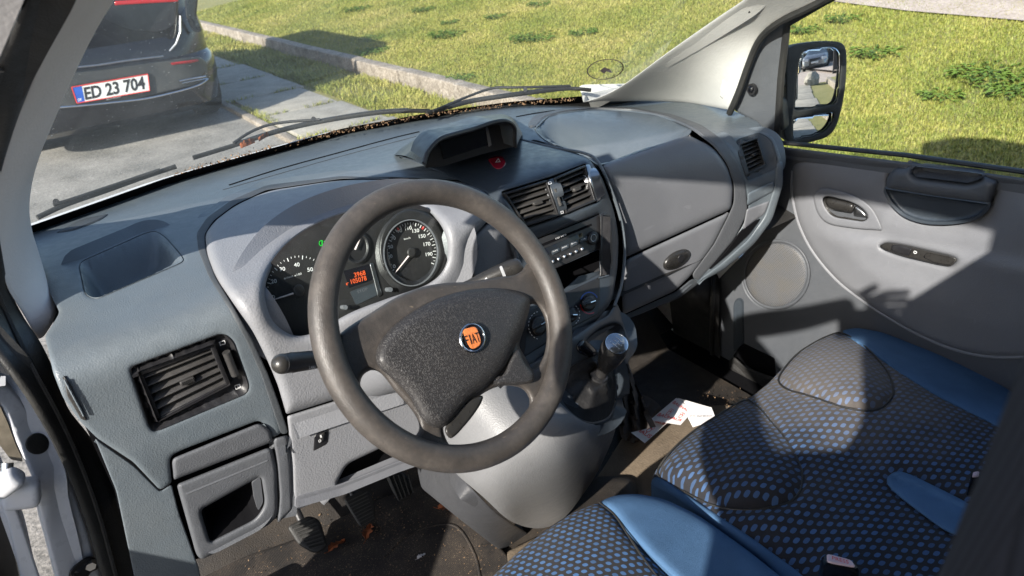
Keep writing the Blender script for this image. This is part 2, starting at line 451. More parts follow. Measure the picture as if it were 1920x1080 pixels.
def leather():                                       # worn rim: brown-grey, grained, shinier where hands rub
    m, nt, b = new_mat('worn_wheel_leather'); L = nt.links; pos = coord(nt)
    n = noise(nt, 26, 5, .65, pos); n2 = noise(nt, 160, 4, .7, pos)
    c = ramp(nt, mth(nt, 'ADD', mth(nt, 'MULTIPLY', n, .6), mth(nt, 'MULTIPLY', n2, .4)),
             [(.34, (.038, .035, .033)), (.5, (.052, .046, .042)), (.66, (.074, .065, .058))])
    mp = nd(nt, 'ShaderNodeMapping'); mp.inputs['Scale'].default_value = (1, 5, 1); mp.inputs['Rotation'].default_value = (.3, .2, .5)
    L.new(pos, mp.inputs[0]); s = noise(nt, 45, 2, .5, mp.outputs[0])
    sc = ramp(nt, s, [(.72, (0, 0, 0)), (.76, (1, 1, 1))])
    c = mixc(nt, mth(nt, 'MULTIPLY', sc, .35), c, (.3, .24, .17))
    L.new(c, b.inputs['Base Color'])
    L.new(ramp(nt, n, [(.3, (.36,)*3), (.7, (.54,)*3)]), b.inputs['Roughness'])
    v = nd(nt, 'ShaderNodeTexVoronoi', Scale=420); v.feature = 'DISTANCE_TO_EDGE'
    wv = nd(nt, 'ShaderNodeVectorMath'); wv.operation = 'ADD'
    nn = nd(nt, 'ShaderNodeTexNoise', Scale=200); L.new(pos, nn.inputs['Vector'])
    ms = nd(nt, 'ShaderNodeVectorMath'); ms.operation = 'SCALE'; ms.inputs['Scale'].default_value = .004
    L.new(nn.outputs['Color'], ms.inputs[0]); L.new(pos, wv.inputs[0]); L.new(ms.outputs[0], wv.inputs[1]); L.new(wv.outputs[0], v.inputs['Vector'])
    h = mth(nt, 'MINIMUM', v.outputs['Distance'], .18)
    bp = nd(nt, 'ShaderNodeBump', Strength=.55, Distance=.0012); L.new(h, bp.inputs['Height']); L.new(bp.outputs[0], b.inputs['Normal'])
    return m
M['leather'] = leather()
def padmat():                                        # horn pad: coarse wormy grain, paler ridges
    m, nt, b = new_mat('horn_pad_grain'); L = nt.links; pos = coord(nt)
    nn = nd(nt, 'ShaderNodeTexNoise', Scale=430, Detail=0); L.new(pos, nn.inputs['Vector'])
    w = ramp(nt, mth(nt, 'ABSOLUTE', mth(nt, 'SUBTRACT', nn.outputs['Fac'], .5)), [(.015, (1, 1, 1)), (.055, (0, 0, 0))])
    c = mixc(nt, w, (.024, .023, .024), (.070, .068, .067))
    L.new(c, b.inputs['Base Color']); b.inputs['Roughness'].default_value = .42
    bp = nd(nt, 'ShaderNodeBump', Strength=.5, Distance=.0008); L.new(w, bp.inputs['Height']); L.new(bp.outputs[0], b.inputs['Normal'])
    return m
M['pad'] = padmat()
def dots(name, base, dot, px, py, rot, grime_sun=0., rnd=.7):   # woven seat cloth: offset rows of rounded lozenges
    m, nt, b = new_mat(name); L = nt.links; pos = coord(nt)
    mp = nd(nt, 'ShaderNodeMapping'); mp.inputs['Rotation'].default_value = (0, 0, rot); L.new(pos, mp.inputs[0])
    nn = nd(nt, 'ShaderNodeTexNoise', Scale=9); L.new(pos, nn.inputs['Vector'])
    sx = nt.nodes.new('ShaderNodeSeparateXYZ'); L.new(mp.outputs[0], sx.inputs[0])
    wob = mth(nt, 'MULTIPLY', mth(nt, 'SUBTRACT', nn.outputs['Fac'], .5), .35)
    X = mth(nt, 'ADD', mth(nt, 'DIVIDE', sx.outputs[0], px), wob); Y = mth(nt, 'ADD', mth(nt, 'DIVIDE', sx.outputs[1], py), wob)
    row = mth(nt, 'FLOOR', Y); X2 = mth(nt, 'ADD', X, mth(nt, 'MULTIPLY', row, .5))
    fx = mth(nt, 'SUBTRACT', mth(nt, 'FRACT', X2), .5); fy = mth(nt, 'SUBTRACT', mth(nt, 'FRACT', Y), .5)
    fx = mth(nt, 'ADD', fx, mth(nt, 'MULTIPLY', fy, .25))
    r = mth(nt, 'ADD', mth(nt, 'POWER', mth(nt, 'ABSOLUTE', mth(nt, 'DIVIDE', fx, .31)), 2.6), mth(nt, 'POWER', mth(nt, 'ABSOLUTE', mth(nt, 'DIVIDE', fy, .33)), 2.6))
    mask = ramp(nt, r, [(.75, (1, 1, 1)), (.95, (0, 0, 0))])
    cx = nt.nodes.new('ShaderNodeCombineXYZ'); L.new(mth(nt, 'FLOOR', X2), cx.inputs[0]); L.new(row, cx.inputs[1])
    wn = nt.nodes.new('ShaderNodeTexWhiteNoise'); wn.noise_dimensions = '2D'; L.new(cx.outputs[0], wn.inputs['Vector'])
    dc = mixc(nt, mth(nt, 'MULTIPLY', wn.outputs['Value'], rnd), dot, tuple(x*.45 for x in dot))
    wv = nd(nt, 'ShaderNodeTexWave', Scale=330, Distortion=.4); wv.bands_direction = 'DIAGONAL'; L.new(mp.outputs[0], wv.inputs['Vector'])
    thread = ramp(nt, wv.outputs['Fac'], [(0, (.62,)*3), (1, (1.15,)*3)])
    c = mixc(nt, 1, mixc(nt, mask, base, dc), thread, 'MULTIPLY')
    if grime_sun > 0:
        g = ramp(nt, noise(nt, 7, 4, .6, pos), [(.45, (0, 0, 0)), (.7, (1, 1, 1))]); c = mixc(nt, mth(nt, 'MULTIPLY', g, grime_sun), c, (.06, .052, .045))
    if grime_sun > .2:                                   # dusty front lobe by the door; its sunlit beige is put into the colour
        vd = nd(nt, 'ShaderNodeVectorMath'); vd.operation = 'DISTANCE'; L.new(pos, vd.inputs[0]); vd.inputs[1].default_value = (.47, -.06, .70)
        gd = mth(nt, 'ADD', vd.outputs['Value'], mth(nt, 'MULTIPLY', mth(nt, 'SUBTRACT', noise(nt, 12, 4, .6, pos), .5), .25))
        c = mixc(nt, mth(nt, 'MULTIPLY', ramp(nt, gd, [(.08, (1, 1, 1)), (.30, (0, 0, 0))]), .42), c, (.21, .18, .15))
    L.new(c, b.inputs['Base Color']); b.inputs['Roughness'].default_value = .85; b.inputs['Sheen Weight'].default_value = .06
    hh = mth(nt, 'ADD', wv.outputs['Fac'], mth(nt, 'MULTIPLY', mask, .8))
    bp = nd(nt, 'ShaderNodeBump', Strength=.35, Distance=.0006); L.new(hh, bp.inputs['Height']); L.new(bp.outputs[0], b.inputs['Normal'])
    return m
M['dots'] = dots('bench_cloth', (.009, .010, .016), (.05, .12, .27), .0200, .0118, -.10, grime_sun=.22)
M['dots2'] = dots('driver_seat_cloth', (.012, .012, .015), (.06, .16, .36), 0.0130, .0116, .3, grime_sun=.15)
def cloth(name, col):
    m, nt, b = new_mat(name); L = nt.links; pos = coord(nt)
    mp = nd(nt, 'ShaderNodeMapping'); mp.inputs['Rotation'].default_value = (0, 0, .5); L.new(pos, mp.inputs[0])
    wv = nd(nt, 'ShaderNodeTexWave', Scale=300, Distortion=.5); L.new(mp.outputs[0], wv.inputs['Vector'])
    c = ramp(nt, wv.outputs['Fac'], [(0, tuple(x*.7 for x in col)), (1, tuple(x*1.25 for x in col))])
    g = ramp(nt, noise(nt, 6, 4, .6, pos), [(.4, (.8,)*3), (.7, (1.1,)*3)]); c = mixc(nt, 1, c, g, 'MULTIPLY')
    L.new(c, b.inputs['Base Color']); b.inputs['Roughness'].default_value = .85; b.inputs['Sheen Weight'].default_value = .0; b.inputs['Specular IOR Level'].default_value = .2
    wr = nd(nt, 'ShaderNodeBump', Strength=.35, Distance=.004); L.new(noise(nt, 14, 3, .5, pos), wr.inputs['Height'])
    bp = nd(nt, 'ShaderNodeBump', Strength=.5, Distance=.0006); L.new(wv.outputs['Fac'], bp.inputs['Height']); L.new(wr.outputs[0], bp.inputs['Normal']); L.new(bp.outputs[0], b.inputs['Normal'])
    return m
M['blue'] = cloth('blue_cloth', (.08, .165, .30))
M['charcoal'] = cloth('charcoal_cloth', (.035, .035, .042))
def matmat():                                        # ribbed floor mat: weave, sand and crumbs
    m, nt, b = new_mat('floor_mat'); L = nt.links; pos = coord(nt)
    ck = nd(nt, 'ShaderNodeTexVoronoi', Scale=330); ck.inputs['Randomness'].default_value = .15; L.new(pos, ck.inputs['Vector'])
    base = mixc(nt, ramp(nt, ck.outputs['Distance'], [(.2, (0, 0, 0)), (.6, (1, 1, 1))]), (.036, .029, .025), (.008, .007, .0065))
    cr = noise(nt, 420, 2, .5, pos); area = ramp(nt, noise(nt, 11, 4, .6, pos), [(.38, (0, 0, 0)), (.62, (1, 1, 1))])
    k = mth(nt, 'MULTIPLY', ramp(nt, cr, [(.62, (0, 0, 0)), (.67, (1, 1, 1))]), area)
    c = mixc(nt, mth(nt, 'MULTIPLY', k, .75), base, (.3, .22, .15))
    c = mixc(nt, mth(nt, 'MULTIPLY', area, .22), c, (.13, .1, .075))
    L.new(c, b.inputs['Base Color']); b.inputs['Roughness'].default_value = .9
    bp = nd(nt, 'ShaderNodeBump', Strength=.7, Distance=.0015); L.new(ck.outputs['Distance'], bp.inputs['Height']); L.new(bp.outputs[0], b.inputs['Normal'])
    return m
M['mat'] = matmat()
def speaker():
    m, nt, b = new_mat('speaker_mesh'); L = nt.links; pos = coord(nt)
    s = nt.nodes.new('ShaderNodeSeparateXYZ'); L.new(pos, s.inputs[0])
    Y = mth(nt, 'DIVIDE', s.outputs[1], .0046); Z = mth(nt, 'DIVIDE', s.outputs[2], .0040); row = mth(nt, 'FLOOR', Z)
    fy = mth(nt, 'SUBTRACT', mth(nt, 'FRACT', mth(nt, 'ADD', Y, mth(nt, 'MULTIPLY', row, .5))), .5); fz = mth(nt, 'SUBTRACT', mth(nt, 'FRACT', Z), .5)
    r = mth(nt, 'SQRT', mth(nt, 'ADD', mth(nt, 'MULTIPLY', fy, fy), mth(nt, 'MULTIPLY', fz, fz)))
    mask = ramp(nt, r, [(.24, (1, 1, 1)), (.32, (0, 0, 0))])
    rust = ramp(nt, noise(nt, 22, 4, .6, pos), [(.45, (.115, .118, .125)), (.7, (.125, .12, .112))])
    L.new(mixc(nt, mask, rust, (.02, .02, .02)), b.inputs['Base Color']); b.inputs['Roughness'].default_value = .5
    bp = nd(nt, 'ShaderNodeBump', Strength=.6, Distance=.001, invert=True); L.new(mask, bp.inputs['Height']); L.new(bp.outputs[0], b.inputs['Normal'])
    return m
M['speaker'] = speaker()
def glass(name, dust=.05, tint=(.93, .97, .96), fres=1.0, dcol=(.6, .62, .6), haze=.0, zr=None):
    """thin glass sheet: lets light straight through, mirrors at its surface, carries a film of dust"""
    m = bpy.data.materials.new(name); m.use_nodes = True; nt = m.node_tree; L = nt.links; nt.nodes.clear()
    out = nt.nodes.new('ShaderNodeOutputMaterial'); tr = nt.nodes.new('ShaderNodeBsdfTransparent'); tr.inputs[0].default_value = (*tint, 1)
    gl = nd(nt, 'ShaderNodeBsdfGlossy', Roughness=.01); gl.inputs[0].default_value = (.9, .9, .9, 1)
    df = nt.nodes.new('ShaderNodeBsdfDiffuse'); df.inputs[0].default_value = (*dcol, 1)
    tl = nt.nodes.new('ShaderNodeBsdfTranslucent'); tl.inputs[0].default_value = (*dcol, 1)
    lw_ = nd(nt, 'ShaderNodeLayerWeight', Blend=.5); fr = mth(nt, 'ADD', .045, mth(nt, 'MULTIPLY', mth(nt, 'POWER', lw_.outputs['Facing'], 5.), .6))
    a = nt.nodes.new('ShaderNodeMixShader'); L.new(fr, a.inputs[0]); L.new(tr.outputs[0], a.inputs[1]); L.new(gl.outputs[0], a.inputs[2])
    dd = nt.nodes.new('ShaderNodeMixShader'); dd.inputs[0].default_value = .5; L.new(df.outputs[0], dd.inputs[1]); L.new(tl.outputs[0], dd.inputs[2])
    pos = coord(nt); f1 = ramp(nt, noise(nt, 4, 5, .7, pos), [(.35, (.3,)*3), (.75, (1,)*3)])
    sp = ramp(nt, noise(nt, 260, 2, .5, pos), [(.69, (0, 0, 0)), (.73, (1, 1, 1))])
    fac = mth(nt, 'ADD', mth(nt, 'MULTIPLY', f1, dust), mth(nt, 'MULTIPLY', sp, dust*3))
    c = nt.nodes.new('ShaderNodeMixShader'); L.new(fac, c.inputs[0]); L.new(a.outputs[0], c.inputs[1]); L.new(dd.outputs[0], c.inputs[2])
    L.new(c.outputs[0], out.inputs[0]); return m
M['windscreen'] = glass('windscreen_glass', .12)
M['sideglass'] = glass('side_glass', .006)
M['clearlens'] = glass('instrument_lens', .02)
m, nt, b = new_mat('mirror_glass'); b.inputs['Metallic'].default_value = 1; b.inputs['Roughness'].default_value = .005; b.inputs['Base Color'].default_value = (.85, .86, .86, 1); M['mirror'] = m
def paper():
    m, nt, b = new_mat('receipt_paper'); b.inputs['Base Color'].default_value = (.72, .69, .68, 1); b.inputs['Roughness'].default_value = .6; return m
M['paper'] = paper()
# ---- outdoors
def ground(name, cols, scale, bump, fine, rough=.9):
    m, nt, b = new_mat(name); L = nt.links; pos = coord(nt)
    n1 = noise(nt, scale, 6, .65, pos); n2 = noise(nt, fine, 3, .7, pos)
    c = ramp(nt, mth(nt, 'ADD', mth(nt, 'MULTIPLY', n1, .45), mth(nt, 'MULTIPLY', n2, .55)), cols)
    L.new(c, b.inputs['Base Color']); b.inputs['Roughness'].default_value = rough
    bp = nd(nt, 'ShaderNodeBump', Strength=.6, Distance=bump); L.new(n2, bp.inputs['Height']); L.new(bp.outputs[0], b.inputs['Normal'])
    return m
M['asphalt'] = ground('asphalt', [(.38, (.10, .095, .085)), (.5, (.22, .205, .185)), (.6, (.29, .27, .245)), (.66, (.45, .42, .38))], 3, .006, 75)
M['slab'] = ground('paving_concrete', [(.36, (.19, .17, .145)), (.5, (.30, .275, .235)), (.64, (.40, .37, .32))], 6, .004, 70)
M['kerbm'] = ground('kerb_granite', [(.36, (.10, .08, .06)), (.5, (.25, .21, .17)), (.62, (.42, .37, .32))], 5, .012, 60)
M['soil'] = ground('lawn_turf', [(.3, (.10, .11, .03)), (.5, (.19, .18, .06)), (.7, (.30, .25, .11))], 2.2, .02, 40)
M['gravel'] = ground('gravel', [(.3, (.25, .2, .17)), (.5, (.4, .33, .29)), (.7, (.55, .48, .43))], 5, .015, 45)
def grassm(name, stops, sc=1.2):
    m, nt, b = new_mat(name); L = nt.links; pos = coord(nt)
    n1 = noise(nt, sc, 4, .6, pos); n2 = noise(nt, 35, 2, .5, pos)
    c = ramp(nt, mth(nt, 'ADD', mth(nt, 'MULTIPLY', n1, .5), mth(nt, 'MULTIPLY', n2, .5)), stops)
    L.new(c, b.inputs['Base Color']); b.inputs['Roughness'].default_value = .6
    b.inputs['Transmission Weight'].default_value = 0; b.inputs['Subsurface Weight'].default_value = 0
    b.inputs['Specular IOR Level'].default_value = .3
    return m
M['grass'] = grassm('grass_blades', [(.32, (.11, .15, .025)), (.43, (.19, .215, .04)), (.54, (.29, .28, .065)), (.64, (.42, .36, .13))])
M['weed'] = grassm('weed_leaves', [(.3, (.07, .13, .02)), (.7, (.15, .22, .04))], 6)

M['crumb'] = simple('dry_crumbs', (.22, .14, .08), .9, var=.7, nscale=400)
M['cornergrey'] = plastic('corner_trim', (.16, .155, .155), .6, 500, .3)
# ================================================================ DASHBOARD
D = thing('dashboard', 'blue-grey moulded dashboard with pale instrument hood spanning the van under the windscreen', 'dashboard', (0, .5, .8))
DS = s_dash
BASE_EDGE = [(40, 440), (62, 432), (190, 386), (320, 340), (480, 293), (640, 250), (805, 220), (950, 200), (1090, 189), (1200, 186), (1290, 189), (1370, 204), (1420, 228), (1452, 260), (1466, 300)]
hole_bowl = cc([(1004, 241), (1020, 222), (1060, 212), (1115, 207), (1190, 210), (1250, 222), (1296, 240), (1288, 256), (1210, 281), (1125, 309), (1100, 296), (1060, 278), (1022, 262)], 5)
hole_tray = rp([(148, 493, 12), (285, 432, 25), (305, 440, 16), (345, 485, 25), (340, 492, 14), (180, 560, 12), (160, 552, 10)], sp=5)
vent_hole = rp([(243, 689, 10), (418, 624, 14), (437, 640, 10), (466, 722, 10), (462, 738, 10), (290, 810, 10), (280, 800, 8)], sp=5)
box_hole = rp([(322, 858, 10), (490, 793, 10), (512, 812, 10), (524, 930, 10), (520, 972, 14), (392, 1036, 16), (372, 1048, 8), (352, 990, 6)], sp=5)
rvent_hole = rp([(1380, 263, 8), (1424, 249, 8), (1446, 262, 12), (1457, 300, 14), (1457, 315, 10), (1402, 339, 6), (1392, 310, 4)], sp=4)
CLO = [(497, 545), (505, 512), (536, 466), (580, 432), (640, 406), (700, 392), (745, 387), (785, 391), (817, 410), (836, 443), (840, 480), (828, 511), (803, 532), (770, 545), (720, 562), (660, 585), (610, 612), (575, 628), (545, 627), (515, 606), (501, 578)]
# one skin: top deck, left shoulder with face vent, and right-hand end cap
skin = [tuple(p) for p in BASE_EDGE]+[(1464, 347), (1445, 411), (1411, 455), (1355, 503), (1313, 528), (1300, 524), (1332, 500), (1362, 470), (1392, 425), (1404, 392),
        (1398, 352), (1385, 313), (1358, 270), (1315, 240), (1264, 221), (1190, 210), (1240, 250), (1180, 262), (1135, 300), (1104, 292), (1000, 262), (940, 300), (905, 352), (880, 338), (740, 333), (640, 332), (500, 352), (440, 380), (398, 410), (381, 438),
        (392, 490), (408, 530), (440, 580), (475, 640), (498, 700), (520, 770), (528, 812), (510, 822), (497, 795), (484, 788), (345, 842), (324, 852), (318, 862), (322, 905), (300, 919),
        (250, 866), (183, 822), (150, 790), (118, 745), (100, 700), (90, 655), (84, 630), (104, 600), (112, 585), (98, 560), (80, 510), (66, 470)]
skin = rp([(a, b, 6) for a, b in skin], 6, 7)
relief('dash_top_skin', skin, DS, M['deck'], D, bw=10, drop=.003, sp=12, holes=[hole_bowl, hole_tray, vent_hole, rvent_hole], skirt=.03,
       bumps=[(250, 880, 60, 40, .004)])
core = rp([(a, b, 8) for a, b in [(62, 440), (320, 348), (640, 258), (805, 228), (950, 210), (1090, 200), (1290, 200), (1440, 255), (1462, 320), (1430, 425), (1345, 505), (1270, 555), (1172, 592), (1120, 600), (985, 670), (860, 700), (840, 800), (740, 860), (560, 950), (380, 1045), (330, 1060), (262, 1090), (215, 920), (160, 800), (100, 690), (100, 590), (70, 470)]], 8, 14)
relief('dark_backing', core, DS, M['void'], D, h=-.034, sp=22, skirt=.02, holes=[cc([tuple(NV(670, 508)+(NV(*p)-NV(670, 508))*1.06) for p in CLO], 12), rp([(985, 235), (1290, 225), (1300, 256), (1125, 330), (985, 290)], 10, 12), rp([(136, 492), (290, 422), (360, 486), (170, 575)], 10, 12), rp([(243, 684), (425, 620), (470, 740), (285, 815)], 5, 12), rp([(360, 940), (500, 880), (510, 980), (385, 1030)], 5, 12)])  # black backing sheet added behind the panels, so open gaps look dark
# recess beside the screen pillar
def tray_n(depth, w, far=None):
    return lambda uv, d: -depth*sstep(0, w, d)
relief('cubby_tray', hole_tray, DS, M['deck'], D, nfun=lambda uv, d: -.050*sstep(0, 26, d)*(1-.75*sstep(255, 345, uv[:, 0]-.2*(uv[:, 1]-490))), sp=7, skirt=.004)
# passenger bowl
relief('storage_bowl', hole_bowl, DS, M['deck'], D, nfun=lambda uv, d: -.11*sstep(0, 46, d), sp=7, skirt=.004)
rim = cc([(1004, 241), (1020, 222), (1060, 212), (1115, 207), (1190, 210), (1250, 222), (1296, 240)], 5, False)
ribbon('bowl_rim', rim[::6], DS, M['deck'], D, rad=.002, lift=.0)
# textured band round bowl and glove box
band = [(985, 240), (1000, 216), (1050, 203), (1115, 199), (1190, 201), (1262, 214), (1316, 234), (1360, 266), (1386, 310), (1399, 352), (1402, 398), (1378, 447), (1342, 490), (1308, 528), (1296, 516), (1338, 459), (1366, 404), (1376, 380), (1376, 347), (1364, 309), (1339, 275), (1297, 243), (1250, 222), (1190, 209), (1115, 206), (1060, 211), (1018, 222), (1003, 240)]
relief('textured_band', rp(band, 10, 6), DS, M['bandgrey'], D, h=.0015, bw=4, drop=.0025, sp=8, skirt=.006)
# glove box
lid = rp([(1127, 309, 6), (1210, 280, 0), (1290, 253, 8), (1339, 277, 20), (1364, 311, 16), (1375, 348, 16), (1371, 392, 8), (1172, 483, 8), (1166, 430, 10), (1150, 368, 10)], sp=6)
relief('glove_box_lid', lid, DS, M['grey2'], D, h=.004, bw=14, drop=.008, sp=12, skirt=.012)
low = rp([(1173, 487, 8), (1370, 396, 10), (1338, 459, 14), (1300, 512, 16), (1266, 545, 12), (1168, 590, 8), (1166, 560, 6)], sp=6)
gl = relief('glove_box_door', low, DS, M['grey2'], D, h=.000, bw=10, drop=.006, sp=10, skirt=.012)
hd = ell(1269, 487, 29, 15, -32, 40)
hh = relief('release_handle', hd, DS, M['handle'], gl, h=.012, bw=12, drop=.012, sp=5, skirt=.004)
relief('keyhole', ell(1277, 485, 6, 8, 20, 20), DS, M['black'], gl, h=.014, bw=2, drop=.002, sp=4, skirt=.003)
relief('dash_lower_lip', rp([(1168, 592, 4), (1266, 548, 8), (1300, 520, 10), (1313, 530, 6), (1272, 560, 10), (1172, 600, 4)], sp=6), DS, M['deck_dark'], D, h=-.006, bw=4, drop=.004, sp=8, skirt=.012)
# right end: small lid, pocket
relief('small_lid', rp([(1402, 362, 5), (1451, 339, 5), (1452, 358, 5), (1400, 386, 5)], sp=4), DS, M['deck'], D, h=.006, bw=5, drop=.004, sp=6, skirt=.006)
relief('pocket_shelf', rp([(1400, 392, 4), (1444, 376, 5), (1435, 400, 6), (1392, 432, 5)], sp=4), DS, M['grey2'], D, h=.004, bw=4, drop=.004, sp=6, skirt=.006)
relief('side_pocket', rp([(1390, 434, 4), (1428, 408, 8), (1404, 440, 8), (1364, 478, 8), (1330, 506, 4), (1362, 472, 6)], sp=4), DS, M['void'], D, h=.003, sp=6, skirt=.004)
relief('end_cap_lip', rp([(1468, 302, 6), (1468, 346, 10), (1448, 412, 12), (1414, 458, 12), (1357, 506, 12), (1305, 533, 4), (1316, 520, 4), (1352, 494, 10), (1404, 448, 12), (1434, 406, 12), (1452, 350, 12), (1456, 304, 6)], sp=5), DS, M['deck'], D, h=.003, bw=5, drop=.005, sp=7, skirt=.008)
# slot lines and speaker grille in the deck
for q in ([(430, 347), (520, 318), (640, 285), (740, 258), (786, 247)], [(968, 219), (1000, 213), (1040, 207)]):
    ribbon('defroster_slot', q, DS, M['void'], D, w=.0034, h=.0012, lift=.0006)
ribbon('defroster_slot_edge', [(418, 356), (520, 327), (640, 293), (780, 256)], DS, M['deck_dark'], D, w=.0016, h=.001, lift=.0004)
gr = relief('tweeter_grille', rp([(104, 437, 4), (150, 411, 20), (206, 400, 6), (190, 412, 10), (140, 432, 20)], sp=4), DS, M['deck_dark'], D, h=.002, bw=3, drop=.002, sp=5, skirt=.003)
ribbon('screen_seal_strip', [(40, 440)]+BASE_EDGE[1:9], DS, M['rubber'], D, w=.005, h=.005, lift=.001, seg=8)
# band around the instrument hood (dark textured) + hood
hoodb = [(730, 333.5), (640, 330), (500, 347), (436, 374), (388, 408), (368, 438), (372, 470), (392, 520), (430, 580), (462, 640), (490, 704), (512, 770), (527, 815), (541, 812), (524, 760), (502, 700), (474, 640), (438, 576), (404, 520), (386, 470), (383, 440), (400, 414), (440, 384), (500, 356), (640, 335), (730, 335.5)]
relief('hood_surround', rp(hoodb, 8, 6), DS, M['deck_dark'], D, h=.001, bw=4, drop=.001, sp=8, skirt=.004)
cl_out = cc([(497, 545), (505, 512), (536, 466), (580, 432), (640, 406), (700, 392), (745, 387), (785, 391), (817, 410), (836, 443), (840, 480), (828, 511), (803, 532), (770, 545), (720, 562), (660, 585), (610, 612), (575, 628), (545, 627), (515, 606), (501, 578)], 5)
hood = [(384, 440, 10), (402, 415, 14), (440, 386, 20), (500, 358, 30), (640, 337, 40), (740, 337, 40), (830, 336, 40), (885, 344, 20), (916, 363, 8), (930, 395, 10), (905, 425, 14), (885, 445, 12), (878, 470, 14), (884, 505, 20), (870, 560, 20), (850, 640, 10), (800, 720, 10), (740, 740, 10), (640, 745, 10),
        (537, 777, 4), (521, 722, 10), (500, 672, 20), (474, 620, 20), (438, 570, 20), (404, 520, 20), (388, 478, 14)]
relief('instrument_hood', rp(hood, 10, 6), DS, M['grey'], D, h=.012, bw=20, drop=.014, sp=9, holes=[cl_out], skirt=.05)
relief('column_panel', rp([(538, 780, 4), (640, 748, 8), (760, 712, 8), (830, 720, 10), (850, 790, 10), (800, 850, 10), (742, 846, 8), (722, 836, 12), (650, 870, 14), (630, 908, 6), (648, 918, 10), (555, 957, 8), (550, 945, 8), (548, 870, 8)], sp=6), DS, M['grey'], D, h=.003, bw=7, drop=.006, sp=12, skirt=.04)
relief('lower_column_lip', rp([(551, 957, 3), (640, 921, 6), (740, 878, 4), (850, 842, 4), (848, 830, 4), (740, 866, 5), (640, 906, 6), (552, 930, 4)], sp=6), DS, M['midgrey'], D, h=.004, bw=4, drop=.004, sp=9, skirt=.02)
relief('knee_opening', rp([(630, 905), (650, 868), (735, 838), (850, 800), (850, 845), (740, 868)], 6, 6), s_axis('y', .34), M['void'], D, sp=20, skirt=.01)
# headlamp levelling wheel
lv = relief('headlamp_level_switch', rp([(589, 816), (617, 798), (615, 832), (587, 847)], 3, 4), DS, M['black'], D, h=.004, bw=2, drop=.002, sp=5, skirt=.005)
relief('thumb_wheel', rp([(600, 815), (609, 809), (607, 826), (598, 832)], 2, 3), DS, M['slat'], lv, h=.008, bw=2, drop=.003, sp=4, skirt=.004)
mb = MB(); textpx(mb, '0', DS, 598, 830, 603, 828, 5, lift=.0088); textpx(mb, '1', DS, 601, 821, 604, 820, 5, lift=.0088); mb.build('scale_marks', M['print'], lv, False)
# left face: cubby box
relief('cubby_lid', rp([(322, 860, 10), (488, 792, 12), (507, 806, 8), (512, 828, 4), (326, 900, 4)], sp=5), DS, M['boxgrey'], D, h=.006, bw=8, drop=.006, sp=9, skirt=.015)
cub_h = rp([(376, 956, 10), (489, 893, 8), (497, 945, 14), (480, 972, 14), (394, 1016, 8)], sp=5)
bx = relief('cubby_box', rp([(331, 908, 8), (510, 836, 14), (520, 880, 8), (522, 965, 22), (505, 984, 10), (378, 1050, 10), (368, 1040, 8)], sp=5), DS, M['boxgrey'], D, h=.006, bw=9, drop=.008, sp=9, holes=[cub_h], skirt=.02)
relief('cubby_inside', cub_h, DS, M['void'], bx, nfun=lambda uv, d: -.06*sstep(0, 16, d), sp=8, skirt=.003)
relief('cubby_side_wall', rp([(473, 905, 3), (488, 894, 4), (494, 942, 8), (484, 958, 5), (477, 935, 3)], sp=4), DS, M['boxgrey'], bx, h=.002, sp=5, skirt=.004)
relief('face_pillar', rp([(512, 822, 4), (540, 815, 6), (546, 880, 10), (549, 955, 6), (520, 982, 8), (524, 930, 8), (519, 870, 6)], sp=5), DS, M['boxgrey'], D, h=.004, bw=6, drop=.006, sp=8, skirt=.03)
relief('lower_left_panel', rp([(178, 822, 3), (250, 872, 10), (300, 922, 6), (322, 908, 5), (335, 960, 10), (368, 1052, 8), (372, 1062, 6), (380, 1100, 3), (262, 1130, 4), (218, 920, 10)], sp=6), DS, M['deck'], D, h=-.002, bw=3, drop=.002, sp=10, skirt=.004)
relief('side_air_outlet', rp([(119, 704, 2), (130, 716, 4), (163, 789, 3), (152, 786, 4), (126, 742, 4)], sp=3), DS, M['slat'], D, h=.002, bw=1.5, drop=.001, sp=5, skirt=.003)
mb = MB()
for k in range(6):
    t = k/6; a = NV(121+34*t, 712+62*t); b = NV(130+32*t, 722+60*t)
    q = DS(np.array([a, b+NV(0, 8)]), .004); mb.tube(q, .0012, 5)
mb.build('outlet_fins', M['deck'], D)
